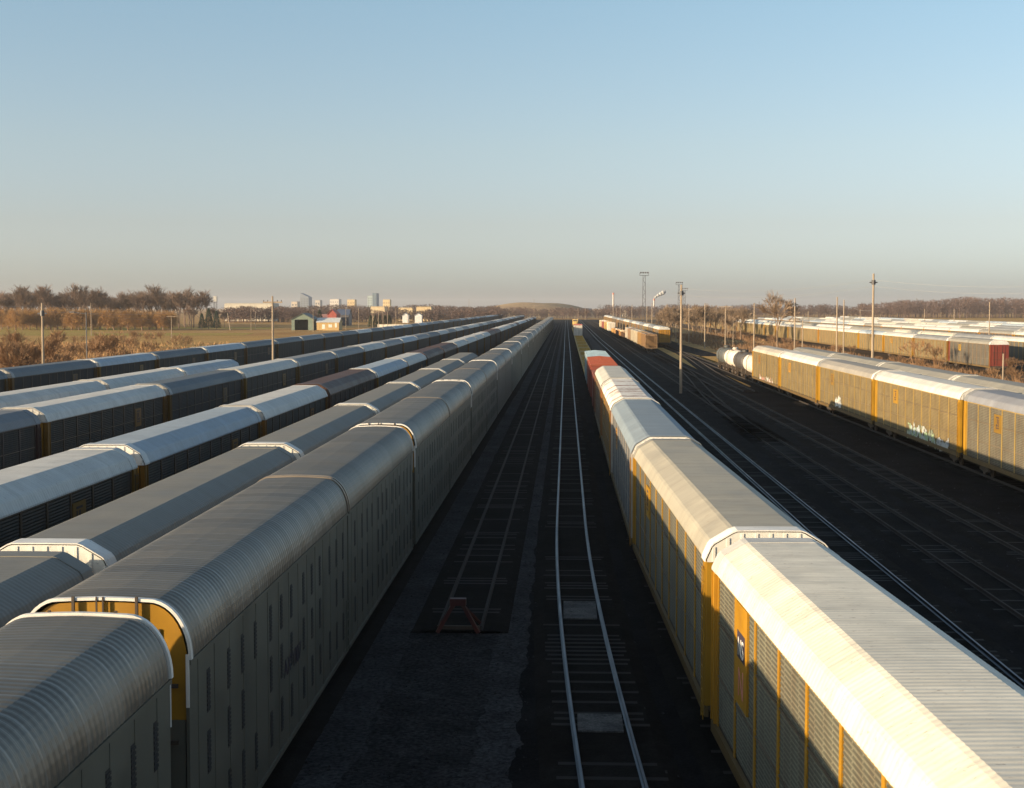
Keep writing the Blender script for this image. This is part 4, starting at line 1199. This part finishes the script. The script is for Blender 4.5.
# right side brush between the yellow strings
for k in range(58):
    Zq = 175+(k/58)**1.3*420+rnd.uniform(-10, 10); X = rnd.uniform(56, 69) if k % 3 else rnd.uniform(42, 69)
    put(bushes[k % 3], X, Zq, rnd.uniform(0.45, 0.9), rnd.random()*6, 'brown bush in the strip before the far right autoracks', 'bush', 'brown bushes before the far right autoracks')
for k, (q, Zq, s) in enumerate([(914, 262, 1.5), (932, 255, 1.3), (1012, 215, 1.1)]):
    put(bushes[k % 3], at(q, Zq), Zq, s, k, ['tall brown bush hiding part of the front right row', 'second tall brown bush beside the taller one at right', 'brown bush beside the short white post'][k], 'bush', None)
t, c = bare_tree_mb(99, 17, 5, 4, 0.45, 0.08, 0.028, 0.16); pt = make_tree('bare_tree', t, c, 'pale_twig', 'pale_twig')
put(pt, at(775.5, 330), 330, zat(287, 330)/15.5, 0.4, 'pale spreading bare tree behind the yellow autoracks', 'tree', None)
for k in range(40):
    q = rnd.uniform(662, 742); Zq = rnd.uniform(430, 640)
    s = zat(rnd.uniform(297, 309), Zq)/19
    put(oaks[k % 4], at(q, Zq), Zq, s, rnd.random()*6, 'orange-brown bare tree in the thicket behind the slim poles', 'tree', 'bare trees in the thicket behind the slim poles', mats='pale_twig')
# far woods, each a single mass
def wood(label, spans, seed, n, col='wood_far'):
    rnd = random.Random(seed); mb = MB()
    for _ in range(n):
        a = rnd.random(); Z = spans[2]+rnd.uniform(0, spans[3]); px = spans[0]+(spans[1]-spans[0])*a
        top = spans[4](px)+rnd.uniform(0, 2.0); H = zat(top, Z); x = at(px, Z)
        W = H*rnd.uniform(0.22, 0.34)
        mb.bar((x, Z, 0), (x, Z, H*0.6), 0.25, 3, 0.12)
        for i in range(70):
            u = Vector((rnd.gauss(0, 0.45), rnd.gauss(0, 0.45), rnd.uniform(-1, 1)))
            p = Vector((x+u.x*W, Z+u.y*W, H*0.56+u.z*H*0.42*math.sqrt(max(0.05, 1-min(0.95, (u.x**2+u.y**2))))))
            d = Vector((u.x+rnd.gauss(0, 0.5), rnd.gauss(0, 0.5), rnd.uniform(0.0, 1.0))).normalized()
            mb.bar(p, p+d*H*0.11, 0.22, 3, 0.05)
    tag(mb.build('distant_wood', M[col]), label, 'woodland', None, 'stuff')
def rt(px): return 297.0+max(0, (960-px))*0.055 + (2 if px > 1005 else 0) + 0.8*math.sin(px*0.11)
wood('long dark brown wood along the right horizon', (855, 1060, 1450, 200, rt), 1, 420)
wood('low brown wood on the horizon right of centre', (600, 870, 1500, 200, lambda p: 304.5+1.0*math.sin(p*0.09)), 2, 330)
wood('low brown wood on the horizon left of centre', (228, 500, 1250, 250, lambda p: 304.8+1.0*math.sin(p*0.07)), 4, 420)
wood('low brown trees in front of the white warehouse', (220, 300, 1040, 60, lambda p: 306.0+0.6*math.sin(p*0.2)), 7, 120)
wood('low brown trees in front of the cream buildings', (300, 432, 1040, 60, lambda p: 309.2+0.9*math.sin(p*0.2)), 8, 120)
wood('low brown trees right of the white farmhouses', (424, 500, 1040, 60, lambda p: 309.5+0.9*math.sin(p*0.2)), 9, 90)
wood('low hedge-like trees around the foot of the hill', (480, 640, 1380, 100, lambda p: 307.2+0.8*math.sin(p*0.13)), 5, 160)

# ------------------------------------------------------------------ buildings
def gabled(name, label, cat, px0, px1, base_Z, eave, ridge, depth, wall, roofc, door=None, windows=(), side_gable=False):
    x0, x1 = at(px0, base_Z), at(px1, base_Z); r = empty(name, ((x0+x1)/2, base_Z, 0)); w = (x1-x0)/2
    he, hr = zat(eave, base_Z), zat(ridge, base_Z)
    mb = MB()
    if side_gable:   # ridge runs along x
        ring = [(0, 0), (0, he), (depth/2, hr-0.15), (depth, he), (depth, 0)]
        mb.loft([[(-w, y, z) for y, z in ring], [(w, y, z) for y, z in ring]]); mb.build('wall', M['plain'], r, wall)
        mb = MB(); mb.loft([[(-w-0.3, -0.4, he-0.1), (-w-0.3, depth/2, hr), (-w-0.3, depth+0.4, he-0.1), (-w-0.3, depth+0.4, he+0.1), (-w-0.3, depth/2, hr+0.2), (-w-0.3, -0.4, he+0.1)],
                            [(w+0.3, -0.4, he-0.1), (w+0.3, depth/2, hr), (w+0.3, depth+0.4, he-0.1), (w+0.3, depth+0.4, he+0.1), (w+0.3, depth/2, hr+0.2), (w+0.3, -0.4, he+0.1)]])
    else:
        if door:
            d0, d1, dt = at(door[0], base_Z)-(x0+x1)/2, at(door[1], base_Z)-(x0+x1)/2, zat(door[2], base_Z)
            mb.box(-w, d0, 0, 0.25, 0, he); mb.box(d1, w, 0, 0.25, 0, he); mb.box(d0+0.001, d1-0.001, 0, 0.25, dt, he-0.001)
            mb.loft([[(-w, 0.01, he+0.002), (w, 0.01, he+0.002), (0, 0.01, hr-0.1)], [(-w, 0.24, he+0.002), (w, 0.24, he+0.002), (0, 0.24, hr-0.1)]])
            mb.box(-w, -w+0.2, 0.26, depth, 0, he).box(w-0.2, w, 0.26, depth, 0, he).box(-w+0.21, w-0.21, depth-0.2, depth, 0, he)
        else:
            ring = [(-w, 0), (w, 0), (w, he), (0, hr-0.15), (-w, he)]
            mb.loft([[(x, 0, z) for x, z in ring], [(x, depth, z) for x, z in ring]])
        mb.build('wall', M['plain'], r, wall)
        mb = MB(); ring = [(-w-0.4, he-0.1), (0, hr), (w+0.4, he-0.1), (w+0.4, he+0.1), (0, hr+0.2), (-w-0.4, he+0.1)]
        mb.loft([[(x, -0.4, z) for x, z in ring], [(x, depth+0.4, z) for x, z in ring]])
    mb.build('roof', M['plain'], r, roofc)
    for (a, b, c, d) in windows:
        xa, xb = at(a, base_Z)-(x0+x1)/2, at(b, base_Z)-(x0+x1)/2
        MB().box(xa, xb, -0.06, -0.005, zat(d, base_Z), zat(c, base_Z)).build('window', M['white'], r)
    return tag(r, label, cat)
gabled('shed', 'green gabled shed with a large dark open doorway', 'building', 290, 312.5, 690, 319.5, 313.5, 16, (0.16, 0.21, 0.17), (0.10, 0.12, 0.12), door=(293.2, 306.8, 319.6))
gabled('small_building', 'yellow brick building with a pale roof beside the green shed', 'building', 315.5, 338, 690, 322.3, 318.2, 10, (0.50, 0.34, 0.14), (0.62, 0.64, 0.64), windows=((321, 324, 324.5, 329), (327.5, 331, 324.5, 327.5), (334, 336, 323, 327.5)), side_gable=True)
gabled('barn', 'barn with a bright red roof behind the yellow building', 'barn', 326.5, 335.5, 850, 314.5, 309.5, 14, (0.38, 0.08, 0.06), (0.45, 0.09, 0.06))
gabled('barn', 'long red barn roof left of the red gable', 'barn', 316, 327, 860, 318, 314.5, 10, (0.34, 0.16, 0.13), (0.38, 0.20, 0.17), side_gable=True)
gabled('barn', 'dark blue-roofed barn right of the red barn', 'barn', 335.5, 348, 870, 315, 309.5, 12, (0.10, 0.10, 0.12), (0.08, 0.11, 0.18), side_gable=True)
for k, (a, b) in enumerate([(402, 408), (414.5, 421.5)]):
    gabled('farmhouse', ['white farmhouse, left one of two near the horizon', 'white farmhouse, right one of two near the horizon'][k], 'house', a, b, 1020, 315.5, 313, 6, (0.7, 0.7, 0.72), (0.3, 0.32, 0.36), windows=((a+1, a+2, 317, 319),))
gabled('shed', 'tiny red shed between lone poles left of the green shed', 'building', 256.5, 261.5, 1250, 316.5, 314.8, 6, (0.35, 0.06, 0.06), (0.32, 0.2, 0.2))
gabled('small_building', 'tiny blue-grey house left of the green shed', 'building', 263, 268.5, 1250, 316.5, 314.8, 6, (0.30, 0.36, 0.5), (0.6, 0.6, 0.6))
def trailer():
    r = tag(empty('box_trailer', (at(391, 640), 640, 0)), 'long cream box trailer standing in the brown field', 'trailer')
    w = at(405, 640)-at(391, 640)
    MB().box(-w, w, 0, 2.6, 0.9, 3.6).build('body', M['plain'], r, (0.80, 0.74, 0.62))
    for x in (-w+1, -w+2.3, w-1.0, w-2.3):
        mb = MB(); lathe(mb, (x, 0.1, 0.5), [(0, 0.5), (0.35, 0.5)], 12, 'y'); mb.build('wheel', M['black'], r)
    MB().box(-w+0.2, w-0.2, 0.8, 1.8, 0.65, 0.89).build('chassis', M['under'], r)
trailer()
def block(name, label, px0, px1, Z, top, col, depth=30, rows=0, cols=0, slant=None, winc=(0.12, 0.14, 0.17)):
    x0, x1 = at(px0, Z), at(px1, Z); h = zat(top, Z); r = empty(name, ((x0+x1)/2, Z, 0)); w = (x1-x0)/2
    h2 = zat(slant, Z) if slant else h
    mb = MB(); mb.loft([[(-w, 0, 0), (w, 0, 0), (w, 0, h2), (-w, 0, h)], [(-w, depth, 0), (w, depth, 0), (w, depth, h2), (-w, depth, h)]])
    mb.build('wall', M['plain'], r, col)
    if not slant: MB().box(-w+0.3, w-0.3, 0.3, depth-0.3, h+0.01, h+0.8).build('roof', M['plain'], r, tuple(v*0.8 for v in col))
    hh = min(h, h2)
    for i in range(rows):
        for j in range(cols):
            cw = 2*w/cols; ch = hh*0.85/rows
            xa = -w+cw*(j+0.25); za = hh*0.12+ch*i
            MB().box(xa, xa+cw*0.5, -0.08, -0.01, za, za+ch*0.5).build('window', M['plain'], r, winc)
    return tag(r, label, 'building')
block('office_tower', 'blue-grey office tower with a slanted top on the skyline', 299, 307.5, 2900, 293, (0.20, 0.24, 0.30), 40, 6, 3, slant=297)
block('office_tower', 'two-toned blue glass tower on the skyline', 372, 376, 2900, 293.5, (0.13, 0.20, 0.27), 40, 6, 2)
block('office_tower', 'pale left half tower joined to the blue glass tower', 367, 371.9, 2910, 296, (0.38, 0.46, 0.48), 40, 6, 2)
block('apartment_block', 'sunlit cream block right of the glass tower', 382.5, 389.5, 2000, 300, (0.66, 0.52, 0.30), 16, 4, 3, winc=(0.4, 0.3, 0.18))
block('apartment_block', 'cream block midway between the two towers', 346.5, 354, 2000, 300, (0.64, 0.50, 0.30), 20, 4, 3, winc=(0.4, 0.3, 0.18))
block('apartment_block', 'white stepped block near the slanted tower', 329, 338, 2500, 299.5, (0.66, 0.62, 0.58), 30, 4, 4, winc=(0.35, 0.34, 0.34))
block('apartment_block', 'small upper block beside the slanted tower', 314, 319, 2600, 300.5, (0.5, 0.47, 0.44), 25, 3, 2)
block('apartment_block', 'low pale block left of the slanted tower', 290, 296, 2400, 302, (0.55, 0.48, 0.40), 25, 3, 2)
block('low_building', 'low cream building beneath the glass tower', 370, 384, 1180, 307.3, (0.62, 0.50, 0.32), 16, 1, 6, winc=(0.4, 0.3, 0.2))
block('low_building', 'long cream building right of the skyline', 398, 412, 1180, 308.5, (0.60, 0.48, 0.30), 16, 1, 6, winc=(0.3, 0.24, 0.18))
block('low_building', 'far right one of the low cream buildings', 416, 431, 1180, 307.5, (0.60, 0.47, 0.28), 16, 1, 6, winc=(0.4, 0.3, 0.2))
block('warehouse', 'long white warehouse with flat roof right of the left wood', 222, 270, 1150, 304.2, (0.55, 0.51, 0.43), 30, 1, 14, winc=(0.5, 0.46, 0.4))
wt = tag(empty('water_tank', (at(212.7, 900), 900, 0)), 'pale square tank on a mast rising over the left wood', 'water tank')
MB().box(-1.2, 1.0, 0, 2.2, zat(301.5, 900), zat(296, 900)).build('tank', M['plain'], wt, (0.5, 0.49, 0.47))
mb = MB()
for sx in (-1.0, 0.8):
    for sy in (0.2, 2.0): mb.bar((sx, sy, 0), (sx, sy, zat(301.5, 900)+0.2), 0.12)
for k in range(7): mb.bar((-1.0, 0.2, 1+k*2), (0.8, 0.2, 3+k*2), 0.06).bar((-1.0, 2.0, 3+k*2), (0.8, 2.0, 1+k*2), 0.06).box(-1.0, 0.8, 0.15, 0.25, 1+k*2, 1.1+k*2)
mb.build('mast', M['metal_tower'], wt)
block('yard_building', 'low white-fronted building spanning the tracks far ahead', 570, 590, 1900, 311.0, (0.70, 0.68, 0.66), 10, 1, 10, winc=(0.3, 0.32, 0.36))
block('yard_building', 'blue-grey upper building behind the white-fronted one', 571, 592, 1930, 308.8, (0.20, 0.22, 0.27), 14, 1, 8)
block('yard_building', 'small pale building right of the white-fronted one', 597, 605, 1700, 311.8, (0.7, 0.68, 0.64), 10, 1, 2)
block('yard_building', 'tiny cream plant building beside the thin stack', 620, 627, 1600, 311.3, (0.5, 0.44, 0.34), 10, 1, 3)
block('yard_building', 'tiny yellowish plant building beyond the thicket', 609, 616, 1600, 312, (0.45, 0.38, 0.27), 10, 1, 2)
def stack(px, top, Z, label):
    r = tag(empty('stack', (at(px, Z), Z, 0)), label, 'chimney'); mb = MB(); h = zat(top, Z)
    lathe(mb, (0, 0, 0), [(0, 1.6), (h*0.5, 1.2), (h, 0.9)], 10, 'z'); mb.build('shaft', M['plain'], r, (0.5, 0.45, 0.42))
    mb = MB(); lathe(mb, (0, 0, h-2), [(0, 1.1), (2.2, 1.1)], 10, 'z'); mb.build('rim', M['plain'], r, (0.5, 0.2, 0.15))
stack(613, 293, 1700, 'thin tall pale stack on the horizon right of the hill')
stack(653.5, 299, 1700, 'short stack giving off the white plume')
def plume(px, py, Z, label, seed, sc):
    rnd = random.Random(seed); mb = MB()
    for i in range(9):
        t = i/8; c = Vector((t*13*sc, 0, (t**0.8)*8*sc)); R_ = (1.3+1.6*t)*sc*(1.15 if i % 2 else 0.8)
        rings = []
        for k in range(7):
            ph = PI*(k+0.5)/7
            rings.append([(c.x+R_*math.sin(ph)*math.cos(a*PI/5)*rnd.uniform(0.85, 1.1), c.y+R_*math.sin(ph)*math.sin(a*PI/5), c.z+R_*math.cos(ph)) for a in range(10)])
        mb.loft(rings)
    m = bark('steam', (0.42, 0.43, 0.45), (0.38, 0.39, 0.41))
    o = mb.build('steam_plume', m, smooth=True); o.location = (at(px, Z), Z, zat(py, Z)); tag(o, label, 'steam', None, None); o['kind'] = 'stuff'
plume(654, 298, 1700, 'small white steam plume drifting right over the horizon', 1, 0.9)

# ------------------------------------------------------------------ air
hm, nt, nd, lk, b = newmat('haze_air'); nd.remove(b)
v = nd.new('ShaderNodeVolumePrincipled'); v.inputs['Density'].default_value = 0.00008
v.inputs['Color'].default_value = (0.86, 0.86, 0.90, 1); v.inputs['Anisotropy'].default_value = 0.2
lk.new(v.outputs[0], nd['Material Output'].inputs['Volume'])
hz = MB().box(-4200, 4200, -260, 9100, -1.5, 62).build('haze', hm); hz['kind'] = 'stuff'
